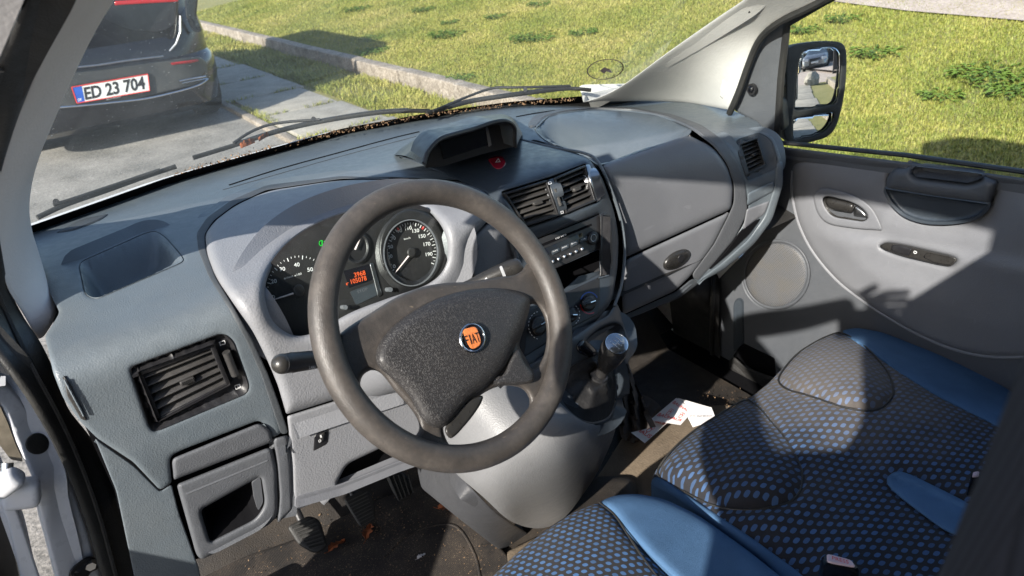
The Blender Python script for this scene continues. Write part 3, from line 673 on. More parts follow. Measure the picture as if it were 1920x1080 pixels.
# ---------------------------------------------------------------- air vents
def vent(name, tl, tr, br, bl, surf, nh, nv, depth=.035, frame=.006, label=None, knob=(.5, .5), slat_tilt=.5, fmat='black', out=.002):
    c4 = surf(np.array([tl, tr, br, bl], float), 0)
    n = unit(np.cross(c4[3]-c4[0], c4[1]-c4[0])); n = n if n @ (CAM-c4[0]) > 0 else -n
    def q(s, t, z=0): return (c4[0]*(1-s)*(1-t)+c4[1]*s*(1-t)+c4[2]*s*t+c4[3]*(1-s)*t)+n*z
    X = unit(c4[1]-c4[0]); Y = unit(c4[0]-c4[3])
    W = np.linalg.norm(c4[1]-c4[0]); H = np.linalg.norm(c4[0]-c4[3])
    fr = MB(); e = frame
    for a, b in ((q(0, 0), q(1, 0)), (q(1, 0), q(1, 1)), (q(1, 1), q(0, 1)), (q(0, 1), q(0, 0))):
        d = unit(b-a); s = np.cross(n, d)
        fr.box((a+b)/2+n*(-depth/2+out), np.linalg.norm(b-a)+e, e, depth, (d, s, n), bev=.0012)
    vo = fr.build(name, M[fmat], D, label=label)
    MB().box(q(.5, .5, -depth), W, H, .002, (X, Y, n)).build('duct', M['void'], vo)
    sl = MB()
    for i in range(nh):
        t = (i+.5)/nh; a, b = q(.02, t, -.008), q(.98, t, -.008); d = unit(b-a); s0 = np.cross(n, d)
        s0 = s0 if s0 @ Y > 0 else -s0
        w = unit(n*math.cos(slat_tilt)+s0*math.sin(slat_tilt)*-1); th = np.cross(d, w)
        sl.box((a+b)/2, np.linalg.norm(b-a), .0165, .0022, (d, w, th), bev=.0009)
    sl.build('slats', M['slat'], vo)
    vn = MB()
    for i in range(nv):
        s = (i+.5)/nv; a, b = q(s, .03, -.022), q(s, .97, -.022); d = unit(b-a)
        vn.box((a+b)/2, np.linalg.norm(b-a), .012, .0016, (d, n, np.cross(d, n)))
    vn.build('vanes', M['black'], vo)
    kb = MB().box(q(knob[0], knob[1], -.001), .020, .007, .008, (X, Y, n), bev=.002)
    for i in range(7): kb.box(q(knob[0], knob[1], .0032)+X*(i-3)*.0024, .001, .006, .0012, (X, Y, n))
    kb.build('direction_tab', M['slat'], vo)
    return vo, q, X, Y, n
relief('vent_surround', vent_hole, DS, M['black'], D, nfun=lambda uv, d: -.012*sstep(0, 6, d), sp=8, skirt=.003,
       holes=[rp([(258, 697), (401, 645), (432, 722), (296, 792)], 3, 5)])
SV = lambda uv, h=0: DS(uv, np.asarray(h)-.008)
v1, q1, X1, Y1, n1 = vent('air_vent', (262, 700), (397, 648), (428, 720), (298, 787), SV, 6, 6, label='wide air vent in the driver side dash end', knob=(.52, .52))
wh = MB().tube([DS(np.array([(424, 660)]), .0)[0]-X1*.0, DS(np.array([(441, 703)]), .0)[0]], [.0055, .0055], 14, flat=1.0)
wh.build('thumb_wheel', M['slat'], v1)
mb = MB()
def iconbox(mb, cx, cy, w, h, ang, surf, lift, th=1.3):
    a = math.radians(ang); ux = NV(math.cos(a), math.sin(a)); uy = NV(-ux[1], ux[0])
    c = NV(cx, cy); k = [c-ux*w-uy*h, c+ux*w-uy*h, c+ux*w+uy*h, c-ux*w+uy*h]
    for i in range(4):
        s, e = k[i], k[(i+1) % 4]; d = unit(e-s); p = NV(-d[1], d[0])*th/2
        mb.add(surf(np.array([s-p-d*th/2, e-p+d*th/2, e+p+d*th/2, s+p-d*th/2]), lift), [(0, 1, 2, 3)])
SVI = lambda uv, h=0: DS(uv, np.asarray(h)-.0105)
iconbox(mb, 417, 643, 5, 3, -20, SVI, .001); mb.build('vent_symbol', M['print'], v1, False); mb = MB(); iconbox(mb, 446, 725, 5, 3.5, -20, SVI, .001); iconbox(mb, 448, 725, 2, 1.5, -20, SVI, .001)
mb.build('vent_symbol', M['print'], v1, False)
relief('vent_surround', rvent_hole, DS, M['deck_dark'], D, nfun=lambda uv, d: -.008*sstep(0, 5, d), sp=7, skirt=.003, holes=[rp([(1387, 271), (1420, 259), (1435, 308), (1404, 325)], 2, 4)])
SV2 = lambda uv, h=0: DS(uv, np.asarray(h)-.004)
vent('air_vent', (1387, 270), (1421, 258), (1436, 309), (1403, 326), SV2, 7, 4, depth=.03, frame=.004, label='small air vent at the passenger end of the dashboard', knob=(.6, .5))
# centre stack -----------------------------------------------------
ST = s_tps([(742, 291, 'z', 1.18), (800, 270, 'z', 1.185), (900, 232, 'z', 1.18), (968, 258, 'z', 1.178), (1040, 278, 'z', 1.18), (1104, 297, 'y', .30), (1110, 312, 'y', .272), (914, 364, 'y', .30), (940, 360, 'y', .27), (860, 338, 'z', 1.18), (940, 320, 'z', 1.19), (1030, 300, 'z', 1.19), (1000, 340, 'y', .268), (1060, 402, 'y', .235), (986, 427, 'y', .24), (1140, 390, 'y', .25), (1125, 466, 'y', .22), (1042, 503, 'y', .215), (1160, 470, 'y', .24), (1120, 588, 'y', .17), (1150, 566, 'y', .18), (985, 668, 'y', .15), (965, 560, 'y', .2)])
stack = [(742, 291, 6), (790, 262, 14), (900, 232, 20), (968, 258, 8), (1040, 277, 20), (1104, 296, 10), (1129, 332, 14), (1152, 397, 20), (1160, 443, 20), (1158, 504, 20), (1147, 566, 14), (1120, 600, 10), (1060, 640, 10), (1000, 690, 10), (960, 680, 8), (968, 600, 8), (975, 540, 10), (962, 480, 10), (940, 420, 10), (914, 364, 8), (860, 338, 10), (800, 312, 10)]
c_vent = rp([(940, 360), (1030, 333), (1098, 307), (1120, 378), (1060, 402), (986, 427)], 3, 5)
c_radio = rp([(1005, 448), (1124, 401), (1125, 466), (1042, 503)], 2, 5)
c_pock = rp([(1040, 504), (1124, 467), (1124, 512), (1054, 548)], 2, 5)
relief('centre_stack', rp(stack, 10, 7), ST, M['stack'], D, h=.010, bw=12, drop=.010, sp=9, skirt=.012, holes=[c_vent, c_radio, c_pock])
ribbon('stack_edge_trim', [(968, 260), (1040, 277), (1110, 293), (1134, 328), (1164, 412), (1171, 473), (1165, 534), (1152, 574)], ST, M['deck'], D, rad=.0032, lift=.003, seg=8)
def S10(uv, h=0): return ST(uv, np.asarray(h)+.010)
vent('air_vent', (947, 364), (1024, 340), (1046, 403), (986, 423), S10, 6, 6, depth=.03, frame=.004, label='left one of the paired centre air vents', knob=(.6, .5))
vent('air_vent', (1040, 336), (1096, 312), (1115, 376), (1062, 398), S10, 6, 5, depth=.03, frame=.004, label='right one of the paired centre air vents', knob=(.55, .5))
relief('vent_bridge', rp([(1028, 337, 2), (1037, 334, 2), (1059, 401, 2), (1049, 404, 2)], sp=4), ST, M['stack'], D, h=.011, bw=1.5, drop=.001, sp=6, skirt=.02)
MB().tube(S10(np.array([(1040, 354), (1051, 385)]), .002), .0035, 10).build('thumb_wheel', M['slat'], D)
relief('vent_side_chrome', rp([(1098, 309, 2), (1106, 308, 3), (1127, 373, 4), (1119, 380, 3)], sp=4), ST, M['silver'], D, h=.011, bw=2, drop=.002, sp=6, skirt=.02)
mb = MB(); iconbox(mb, 1031, 343, 2.6, 2, -15, S10, .0016, 1); mb.build('vent_symbol', M['print'], D, False); mb = MB(); iconbox(mb, 1054, 398, 2.2, 2, -15, S10, .0016, 1); mb.build('vent_symbol', M['print'], D, False)
# radio: plane through its corners
rc = S10(np.array([(1005, 448), (1124, 401), (1125, 466), (1042, 503)]), 0)
RS = s_pts(rc[0], rc[1], rc[2])
RF = lambda uv, h=0: RS(uv, np.asarray(h)-.006)
ra = relief('radio', rp([(1000, 452, 2), (1126, 401, 2), (1126, 466, 2), (1036, 506, 2)], sp=5), RF, M['black'], D, bw=2, drop=.001, sp=8, skirt=.02)
relief('disc_slot', rp([(1012, 459), (1109, 419), (1110, 423), (1013, 464)], 1, 5), RF, M['void'], ra, h=.0008, skirt=.001, sp=6)
relief('display_strip', rp([(1010, 470), (1092, 436), (1095, 450), (1030, 478)], 1, 5), RF, M['screen'], ra, h=.0012, skirt=.001, sp=8)
bt = MB()
for k in range(4):
    u, v = 1034+k*17.5, 470-k*7.2
    r_, f_ = relief('b', rp([(u, v), (u+15, v-6.2), (u+16, v+2), (u+1, v+9)], 1.5, 3), RF, None, h=.003, bw=1.5, drop=.002, sp=5, skirt=.002, build=False); bt.add(r_, f_)
bt.build('selector_keys', M['stack'], ra)
kb = MB()
for k in range(6):
    u, v = 1036+k*11, 490.5-k*4.7; c = RF(np.array([(u, v)]), .003)[0]
    kb.ball(c, .0036, nu=12, nv=8)
kb.build('preset_keys', M['chrome'], ra)
relief('volume_knob', ell(1113, 446, 10, 13, 10, 28), RF, M['black'], ra, h=.006, bw=3, drop=.003, sp=4, skirt=.006)
relief('knob_ring', ell(1113, 446, 5.5, 7.5, 10, 20), RF, M['silver'], ra, h=.007, bw=2, drop=.001, sp=3, skirt=.001, holes=[ell(1113, 446, 4, 6, 10, 20)])
mb = MB()
for k, s in enumerate(['SOURCE', 'BAND', 'M', 'TA']): textpx(mb, s, RF, 1037+k*17.5, 473-k*7.2, 1046+k*17.5, 469.4-k*7.2, 2.2, lift=.0036)
for k in range(6): textpx(mb, str(k+1), RF, 1035+k*11, 493-k*4.7, 1037.5+k*11, 492-k*4.7, 4, lift=.0075)
textpx(mb, 'Clarion'[:0]+'CD MP3', RF, 1042, 449, 1062, 441, 2.5, lift=.0016); mb.build('key_lettering', M['print'], ra, False)
relief('storage_slot', rp([(1036, 506), (1126, 466), (1126, 514), (1052, 552)], 1, 5), lambda uv, h=0: RS(uv, np.asarray(h)-.05), M['void'], D, sp=12, skirt=.002)
relief('slot_floor', rp([(1052, 548, 1), (1086, 518, 1), (1124, 508, 1), (1124, 513, 1), (1056, 549, 1)], sp=5), ST, M['stack'], D, h=.006, sp=8, skirt=.002)
relief('card_holder', rp([(1126, 401, 4), (1141, 398, 8), (1148, 440, 10), (1149, 498, 8), (1140, 514, 6), (1125, 520, 3)], sp=4), ST, M['black'], D, h=.016, bw=4, drop=.005, sp=6, skirt=.02)
relief('card_slot', rp([(1139, 420), (1142, 430), (1146, 490), (1143, 502), (1141, 480)], 2, 4), ST, M['void'], D, h=.0175, sp=6, skirt=.001)
relief('card_holder_edge', rp([(1123, 520, 1), (1142, 515, 2), (1142, 517, 2), (1123, 522, 1)], sp=4), ST, M['silver'], D, h=.0175, sp=6, skirt=.002)
cm = relief('climate_panel', rp([(1055, 551, 3), (1124, 519, 3), (1124, 588, 3), (1070, 616, 3), (985, 668, 4), (962, 672, 4), (970, 600, 6), (1000, 580, 6)], sp=5), ST, M['black'], D, h=.012, bw=2, drop=.002, sp=8, skirt=.02)
def knob(cu, cv, ru, rv, par, ang=-20):
    relief('dial', ell(cu, cv, ru, rv, 8, 32), ST, M['black'], par, h=.024, bw=ru*.35, drop=.008, sp=4, skirt=.012)
    a = math.radians(ang); ux = NV(math.cos(a), math.sin(a)); uy = NV(-ux[1], ux[0]); c = NV(cu, cv)
    relief('grip', rp([tuple(c-ux*ru*1.05-uy*3.2), tuple(c+ux*ru*1.05-uy*3.2), tuple(c+ux*ru*1.05+uy*3.2), tuple(c-ux*ru*1.05+uy*3.2)], 2, 3), ST, M['black'], par, h=.032, bw=2.5, drop=.004, sp=4, skirt=.01)
    relief('pointer', rp([tuple(c+ux*ru*.25-uy*.8), tuple(c+ux*ru-uy*.8), tuple(c+ux*ru+uy*.8), tuple(c+ux*ru*.25+uy*.8)], 0, 3), ST, M['chrome'], par, h=.0325, sp=4, skirt=.0005)
knob(1105, 568, 13, 15, cm); knob(1072, 590, 11, 14, cm, 0); knob(1012, 610, 15, 19, cm, -30)
mk = MB()
def arcpx(mb, cu, cv, ru, rv, a0, a1, surf, lift, w=1.2, n=16, dash=False):
    for i in range(n):
        if dash and i % 2: continue
        t0, t1 = (math.radians(a0+(a1-a0)*k/n) for k in (i, i+1))
        p = [(cu+(ru+s)*math.cos(t), cv+(rv+s)*math.sin(t)) for t, s in ((t0, -w/2), (t1, -w/2), (t1, w/2), (t0, w/2))]
        mb.add(surf(np.array(p), lift), [(0, 1, 2, 3)])
arcpx(mk, 1012, 610, 21, 26, 100, 260, ST, .0125, 1.2, 21, True); mk.build('dial_marking', M['print'], cm, False); mk = MB(); arcpx(mk, 1072, 590, 15, 19, -60, 60, ST, .0125, 1.2, 13, True); mk.build('dial_marking', M['print'], cm, False); mk = MB()
textpx(mk, 'A/C', ST, 984, 560, 993, 557, 4, lift=.0126); mk.build('key_lettering', M['print'], cm, False)
mk = MB(); arcpx(mk, 1105, 568, 17, 20, 60, 170, ST, .0125, 2, 12); mk.build('hot_arc', M['taillight'], cm, False)
mk = MB(); arcpx(mk, 1105, 568, 17, 20, 200, 330, ST, .0125, 2, 12); mk.build('cold_arc', M['eublue'], cm, False)
# display hood ----------------------------------------------------
arch = cc([(792, 308), (800, 285), (822, 262), (850, 252), (890, 241), (930, 228), (953, 227), (966, 238), (967, 262), (968, 276)], 4, False)   # rim of the opening
yy = np.interp(np.arange(len(arch)), [0, len(arch)*.5, len(arch)-1], [.30, .34, .36])
rimP = np.array([P(u, v, 'y', y) for (u, v), y in zip(arch, yy)])
tail = cc([(738, 291), (752, 278), (790, 256), (830, 240), (880, 226), (920, 217), (945, 215), (962, 222), (972, 236), (980, 252)], 4, False)
k = np.linspace(0, len(tail)-1, len(arch)); tl_ = np.stack([np.interp(k, range(len(tail)), tail[:, i]) for i in (0, 1)], 1)
tailP = DS(tl_, .002)
rings = []
for s in np.linspace(0, 1, 9):
    e = tailP*(1-s)+rimP*s; e[:, 2] += .012*math.sin(math.pi*s)*np.interp(np.arange(len(arch)), [0, len(arch)*.4, len(arch)-1], [.5, 1, .2]); rings.append(e)
cen = rimP.mean(0)
rin = rimP+(cen-rimP)*.07; rings.append(rin+NV(0, .002, 0)); rings.append(rimP+(cen-rimP)*.10+NV(0, .02, 0)); rings.append(rimP+(cen-rimP)*.14+NV(.01, .09, -.004))
dh = MB().loft(rings, (False, False), closed=False).build('display_hood', M['stack'], D)
MB().tube(rimP+(cen-rimP)*.03, .0042, 8).build('hood_lip', M['black'], dh)
dsp = s_plane(P(870, 275, 'y', .40), (-.12, -1, .25))
sc_ = relief('display_screen', rp([(797, 315, 3), (806, 280, 8), (835, 262, 8), (900, 238, 8), (950, 232, 10), (964, 262, 6), (962, 275, 3), (900, 290, 3), (830, 312, 3)], sp=5), dsp, M['black'], dh, sp=9, skirt=.004)
relief('screen_glass', rp([(824, 268), (911, 239), (920, 270), (831, 299)], 1.5, 5), dsp, M['screen'], dh, h=.002, sp=10, skirt=.001)
relief('screen_divider', rp([(911, 240), (915, 238), (922, 272), (917, 275)], 1, 4), dsp, M['midgrey'], dh, h=.004, sp=6, skirt=.003)
hz = relief('hazard_switch', rp([(914, 299, 4), (926, 292, 5), (941, 293, 5), (948, 301, 5), (947, 311, 5), (936, 318, 6), (926, 314, 5)], sp=3), ST, M['hazard'], D, h=.016, bw=5, drop=.004, sp=4, skirt=.008)
mk = MB(); tri = [(934.5, 296.5), (928.5, 304.5), (938.5, 303.5)]
for s in (1., .55):
    pass
t3 = np.array(tri); c3 = t3.mean(0)
for i in range(3):
    a, b = t3[i], t3[(i+1) % 3]; mk.add(ST(np.array([a, b, b+(c3-b)*.4, a+(c3-a)*.4]), .0168), [(0, 1, 2, 3)])
mk.build('warning_triangle', M['print'], hz, False)
# instrument cluster ----------------------------------------------
CS = s_plane(P(670, 520, 'y', .262), (.02, -1, .38))
ic = relief('instrument_cluster', cc([tuple(NV(670, 508)+(p-NV(670, 508))*1.045) for p in cl_out[::8]], 6), CS, M['black'], D, sp=16, skirt=.003)
relief('bezel_ring', ell(773, 466, 62, 74, 0, 64), CS, M['black'], ic, h=.016, bw=5, drop=.004, sp=8, skirt=.014, holes=[ell(771, 474, 51, 62, 0, 64)])
relief('bezel_inner_trim', ell(771, 474, 52, 63, 0, 64), CS, M['midgrey'], ic, h=.0165, bw=0, sp=8, skirt=.004, holes=[ell(771, 474, 50, 61, 0, 64)])
relief('small_gauge_ring', ell(668, 464, 26, 31, 0, 44), CS, M['black'], ic, h=.006, bw=3, drop=.002, sp=6, skirt=.006, holes=[ell(668, 464, 21, 26, 0, 44)])
mk = MB(); rd = MB()
spd = {10: (738, 499), 30: (732, 480), 50: (733, 462), 70: (738, 446), 90: (750, 432), 110: (766, 427), 130: (780, 432), 150: (792, 442), 170: (801, 457), 190: (805, 476)}
for n_, (u, v) in spd.items():
    w = 4.2*len(str(n_)); textpx(mk, str(n_), CS, u-w/2, v+4.5, u+w/2, v+3, 6.6, bold=.012)
def ticks(mb, cu, cv, ru, rv, a0, a1, n, l0, l1, every, w=1.0, skip=()):
    for i in range(n+1):
        if i in skip: continue
        t = math.radians(a0+(a1-a0)*i/n); L_ = l1 if i % every == 0 else l0; ww = w*(1.7 if i % every == 0 else 1)
        c, s = math.cos(t), math.sin(t); p = NV(-s, c)*ww/2; o = NV(cu+ru*c, cv+rv*s); i_ = NV(cu+(ru-L_)*c, cv+(rv-L_)*s)
        mb.add(CS(np.array([o-p, o+p, i_+p, i_-p]), .0008), [(0, 1, 2, 3)])
ticks(mk, 771, 474, 47, 57, 142, 382, 38, 3.5, 6.5, 2, .9)
textpx(mk, 'km/h', CS, 758, 450, 770, 447.5, 3.6)
mk.build('speed_lettering', M['print'], ic, False); mk = MB()
tac = {0: (522, 583), 10: (511, 557), 20: (514, 527), 30: (530, 504), 40: (557, 496), 50: (582, 505), 60: (600, 522)}
for n_, (u, v) in tac.items():
    w = 5.2*len(str(n_)); textpx(mk, str(n_), CS, u-w/2, v+4.5, u+w/2, v+3, 7.2, bold=.01)
ticks(mk, 562, 545, 62, 66, 138, 330, 28, 3.5, 7, 4, .9)
textpx(mk, 'tr/min x100', CS, 533, 524, 566, 514.5, 3.8)
mk.build('rev_counter_lettering', M['print'], ic, False)
for a in (57, 12, 34): pass
ticks(rd, 771, 474, 47, 57, 236, 300, 2, 5, 6, 2, 2.0, skip=(1, 2)); rd.build('red_mark', M['printred'], ic, False); rd = MB(); ticks(rd, 771, 474, 47, 57, 236, 300, 2, 5, 6, 2, 2.0, skip=(0, 1)); rd.build('red_mark', M['printred'], ic, False)
def needle(p0, p1, name='needle'):
    a, b = CS(np.array([p0, p1], float), .006); return MB().tube([a, b], [.0016, .0006], 6).build(name, M['needle'], ic)
needle((772, 473), (740, 513)); needle((557, 548), (503, 565)); needle((666, 468), (676, 446))
for (u, v, r) in ((772, 473, 9), (560, 545, 11)):
    relief('needle_hub', ell(u, v, r, r*1.1, 0, 24), CS, M['black'], ic, h=.009, bw=4, drop=.003, sp=4, skirt=.008)
relief('display_panel', rp([(644, 508), (692, 495), (703, 523), (655, 540)], 2, 5), CS, M['screen'], ic, h=.001, sp=8, skirt=.001)
mk = MB()
textpx(mk, '3968', CS, 665, 520, 686, 515, 8.5, bold=.01, lift=.002); textpx(mk, '105078', CS, 659, 532.5, 688, 525, 8.5, bold=.01, lift=.002)
textpx(mk, 'r', CS, 650, 535, 655, 533, 6, bold=.02, lift=.002); mk.build('odometer_digits', M['lcd'], ic, False)
relief('chrome_bar', rp([(693, 494), (700, 493), (717, 553), (709, 557)], 2, 4), CS, M['silver'], ic, h=.003, bw=1, drop=.001, sp=6, skirt=.003)
relief('warning_panel', rp([(656, 547), (704, 530), (712, 551), (668, 572)], 4, 4), CS, M['stack'], ic, h=.0015, sp=8, skirt=.001)
mk = MB(); textpx(mk, 'STOP', CS, 671, 550, 690, 543.5, 5, lift=.0022); mk.build('stop_lettering', M['midgrey'], ic, False)
for (u, v) in ((644, 576), (728, 543)):
    a, b = CS(np.array([(u, v), (u+14, v-2)], float), .006); MB().tube([a-CS.n*.008, a+CS.n*.01], .0038, 12).build('reset_button', M['midgrey'], ic)
mk = MB(); arcpx(mk, 603, 456, 4.5, 5, 90, 270, CS, .001, 1.3, 10)
mk.add(CS(np.array([(603, 450.5), (605, 450.5), (605, 461.5), (603, 461.5)]), .001), [(0, 1, 2, 3)])
for k in range(3): mk.add(CS(np.array([(607, 452+k*3.6), (612, 451+k*3.6), (612, 452.4+k*3.6), (607, 453.4+k*3.6)]), .001), [(0, 1, 2, 3)])
mk.build('headlamp_tell_tale', M['lampgreen'], ic, False)
relief('cluster_lens', cc([tuple(p) for p in cl_out[::8]], 6), CS, M['clearlens'], ic, h=.022, sp=30, skirt=0)
# piece right of the hood, facing driver
relief('stack_cheek', rp([(880, 448, 6), (905, 425, 6), (925, 410, 8), (955, 450, 10), (970, 500, 10), (968, 560, 8), (900, 560, 10), (884, 510, 14), (874, 470, 8)], sp=5), DS, M['grey'], D, h=-.004, bw=8, drop=.008, sp=8, skirt=.02)
# under-dash: firewall and shroud so that daylight stays out
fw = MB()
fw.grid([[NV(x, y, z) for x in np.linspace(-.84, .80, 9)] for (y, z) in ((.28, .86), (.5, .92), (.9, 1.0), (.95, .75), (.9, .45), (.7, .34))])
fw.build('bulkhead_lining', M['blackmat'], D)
# ================================================================ STEERING WHEEL
WC = NV(-.387, -.012, 1.152); th, az = .5584, .204
WN = NV(math.sin(az)*math.cos(th), -math.cos(az)*math.cos(th), math.sin(th))
WA = unit(np.cross(WN, [0, 0, 1])); WB = np.cross(WA, WN); WB = WB if WB[2] > 0 else -WB
SW = thing('steering_wheel', 'worn dark leather steering wheel with four spokes and an orange round badge', 'steering wheel', tuple(WC))
RO, RT = .1955, .0175
rim_ = MB(); n1_, n2_ = 120, 20; vs = []
for i in range(n1_):
    a = 2*math.pi*i/n1_; d = math.cos(a)*WA+math.sin(a)*WB
    for j in range(n2_):
        b = 2*math.pi*j/n2_; vs.append(WC+d*(RO-RT+RT*math.cos(b))+WN*RT*.92*math.sin(b))
rim_.add(vs, [(i*n2_+j, ((i+1) % n1_)*n2_+j, ((i+1) % n1_)*n2_+(j+1) % n2_, i*n2_+(j+1) % n2_) for i in range(n1_) for j in range(n2_)])
rim_.build('rim', M['leather'], SW)
WS = s_plane(WC, WN)
def pxof(p):
    c = MW.T @ (np.asarray(p, float)-CAM); return (960+FPX*c[0]/c[2], 540-FPX*c[1]/c[2])
def wcirc(r, a0=0, a1=360, n=90, z=0): return np.array([pxof(WC+r*(math.cos(t)*WA+math.sin(t)*WB)+WN*z) for t in np.radians(np.linspace(a0, a1, n, endpoint=(a1-a0) < 359))])
outer = wcirc(.180)
# upper opening: follow the rim between the two upper spokes
def wang(u, v):
    p = WS(np.array([(u, v)]))[0]-WC; return math.degrees(math.atan2(p @ WB, p @ WA))
aL, aR = wang(625, 640), wang(1000, 478)
aL, aR = ((a_+90) % 360-90 for a_ in (aL, aR))
arc = wcirc(.170, min(aL, aR), max(aL, aR), 50)
if np.linalg.norm(arc[0]-NV(1000, 478)) > np.linalg.norm(arc[-1]-NV(1000, 478)): arc = arc[::-1]
topc = cc([(632, 630), (655, 612), (690, 590), (740, 559), (785, 540), (831, 531), (880, 528), (936, 519), (967, 515), (984, 503)], 6, False)
holeA = np.concatenate([arc, topc[1:-1]])
holeB = cc([(676, 724), (680, 705), (697, 694), (714, 700), (743, 736), (765, 760), (782, 785), (786, 804), (777, 818), (762, 821), (729, 804), (695, 775)], 5)
holeC = cc([(832, 800), (840, 830), (855, 840), (900, 835), (950, 810), (985, 775), (993, 752), (980, 730), (950, 723), (920, 730), (890, 750), (855, 783)], 5)
holeD = cc([(985, 608), (992, 572), (1006, 572), (1020, 594), (1025, 630), (1020, 665), (1008, 688), (998, 693), (984, 668), (974, 648)], 5)
relief('spokes', outer, WS, M['leather'], SW, h=-.004, bw=11, drop=.010, sp=9, holes=[holeA, holeB, holeC, holeD], skirt=.016,
       bumps=[(860, 660, 110, 90, .006)])
padp = cc([(704, 672), (713, 640), (748, 602), (805, 566), (865, 546), (920, 540), (962, 544), (990, 555), (994, 572), (985, 606), (970, 640), (950, 682), (920, 718), (885, 744), (862, 770), (842, 794), (828, 802), (812, 801), (795, 790), (780, 765), (765, 740), (732, 707), (712, 690)], 5)
pd = relief('horn_pad', padp, WS, M['pad'], SW, h=.012, bw=26, drop=.014, sp=8, skirt=.016, bumps=[(860, 640, 120, 80, .010)])
relief('spoke_cover', cc([(958, 672), (972, 655), (986, 680), (1002, 702), (998, 716), (970, 722), (940, 722), (925, 720), (945, 700)], 4), WS, M['pad'], SW, h=.010, bw=7, drop=.006, sp=6, skirt=.012)
relief('hub_shell', cc([(880, 750), (905, 742), (900, 760), (870, 800), (845, 822), (834, 806), (850, 780)], 4), WS, M['handle'], SW, h=.000, bw=5, drop=.005, sp=6, skirt=.012)
EL = .0245
em = relief('emblem', ell(886.5, 633.5, 23, 26.5, 0, 40), WS, M['gloss'], pd, h=EL, bw=4, drop=.002, sp=4, skirt=.005)
relief('emblem_ring', ell(886.5, 633.5, 23.5, 27, 0, 48), WS, M['chrome'], pd, h=EL+.001, bw=1.5, drop=.0008, sp=4, skirt=.003, holes=[ell(886.5, 633.5, 20.8, 24.2, 0, 48)])
relief('emblem_shield', rp([(867, 618, 8), (893, 611, 9), (903, 640, 9), (899, 649, 8), (884, 656, 8), (874, 640, 10)], sp=3), WS, M['orange'], pd, h=EL+.0012, bw=2, drop=.0006, sp=4, skirt=.0005)
mk = MB()
for ch, u, w in (('F', 873.2, 6.2), ('I', 882.4, 1.7), ('A', 886.0, 7.0), ('T', 893.6, 6.4)):
    textpx(mk, ch, WS, u+1.5, 648.5-(u-873)*.30, u+1.5+w, 648.5-(u-873)*.30-w*.28, 19, bold=.0, lift=EL+.002, up=(-7, -22))
mk.build('emblem_lettering', M['black'], pd, False)
# column shroud and stalks
CO = thing('steering_column', 'grey steering column shroud with two black control stalks behind the wheel', 'steering column', tuple(WC-WN*.1))
sh = MB(); ax = -WN; rings = []
for t, r in ((.03, .030), (.04, .052), (.09, .06), (.17, .065), (.24, .066)):
    c = WC+ax*t-WB*.012; rings.append([c+r*(math.cos(a)*WA*1.05+math.sin(a)*WB*.85) for a in np.linspace(0, 2*math.pi, 24, endpoint=False)])
sh.loft(rings).build('shroud', M['grey2'], CO)
MB().tube([WC-WN*.06, WC-WN*.004], .024, 20).build('hub_boss', M['black'], CO)
def stalk(name, pts, rad, mat): return MB().tube(pts, rad, 16).build(name, mat, CO)
a = P(640, 668, 'y', .09); b = P(522, 683, 'y', .045); d = b-a
ls = stalk('light_stalk', [a-d*.3, a, a+d*.3, a+d*.55, a+d*.72, a+d*.80, a+d*.86, a+d*.95, a+d], [.009, .010, .0115, .0125, .0128, .0132, .0125, .0128, .006], M['black'])
MB().ball(a+d*.955, .0126).build('stalk_end', M['handle'], ls)
mk = MB(); 
def strip(mb, p0, p1, wid, nrm, liftn):
    d_ = unit(p1-p0); s_ = unit(np.cross(nrm, d_))*wid/2; o = nrm*liftn; mb.add([p0-s_+o, p1-s_+o, p1+s_+o, p0+s_+o], [(0, 1, 2, 3)])
vn_ = unit(CAM-(a+b)/2); ux = unit(np.cross(vn_, WB)); ux = ux if ux[0] > 0 else -ux
dd = unit(-d); up_ = unit(np.cross(vn_, dd)); up_ = up_ if up_[2] > 0 else -up_
text3(mk, '0', a+d*.40-up_*.004, dd, up_, .005, center=True, lift=0); mk.v = [tuple(NV(*q)+vn_*.0135) for q in mk.v]
m2 = MB(); text3(m2, '*', a+d*.52-up_*.002, dd, up_, .005, center=True); text3(m2, 'D0D', a+d*.50-up_*.009, dd, up_, .004, center=True)
m2.v = [tuple(NV(*q)+vn_*.0142) for q in m2.v]; mk.add(m2.v, m2.f); mk.build('stalk_symbols', M['print'], ls, False)
a = P(880, 535, 'y', .13); b = P(978, 497, 'y', .10); d = b-a
rs = stalk('wiper_stalk', [a-d*.4, a, a+d*.35, a+d*.6, a+d*.85, a+d*.95, a+d], [.008, .0085, .0125, .0145, .0150, .0135, .009], M['handle'])
vn2 = unit(CAM-(a+b)/2); dd = unit(d); up2 = unit(np.cross(vn2, dd)); up2 = up2 if up2[2] > 0 else -up2
mk = MB(); text3(mk, '\u2014o', a+d*.15, dd, up2, .005, center=True); text3(mk, '#', a+d*.32, dd, up2, .005, center=True); mk.v = [tuple(NV(*q)+vn2*.0135) for q in mk.v]
mk.build('stalk_symbols', M['print'], rs, False)
relief('stalk_band', rp([(936, 500), (941, 498), (949, 518), (944, 521)], 2, 3), s_plane(a+d*.62+vn2*.0150, vn2), M['silver'], rs, sp=4, skirt=.001)
MB().tube([P(972, 490, 'y', .12), P(968, 470, 'y', .16)], .0016, 6).build('key_ring_wire', M['chrome'], CO)

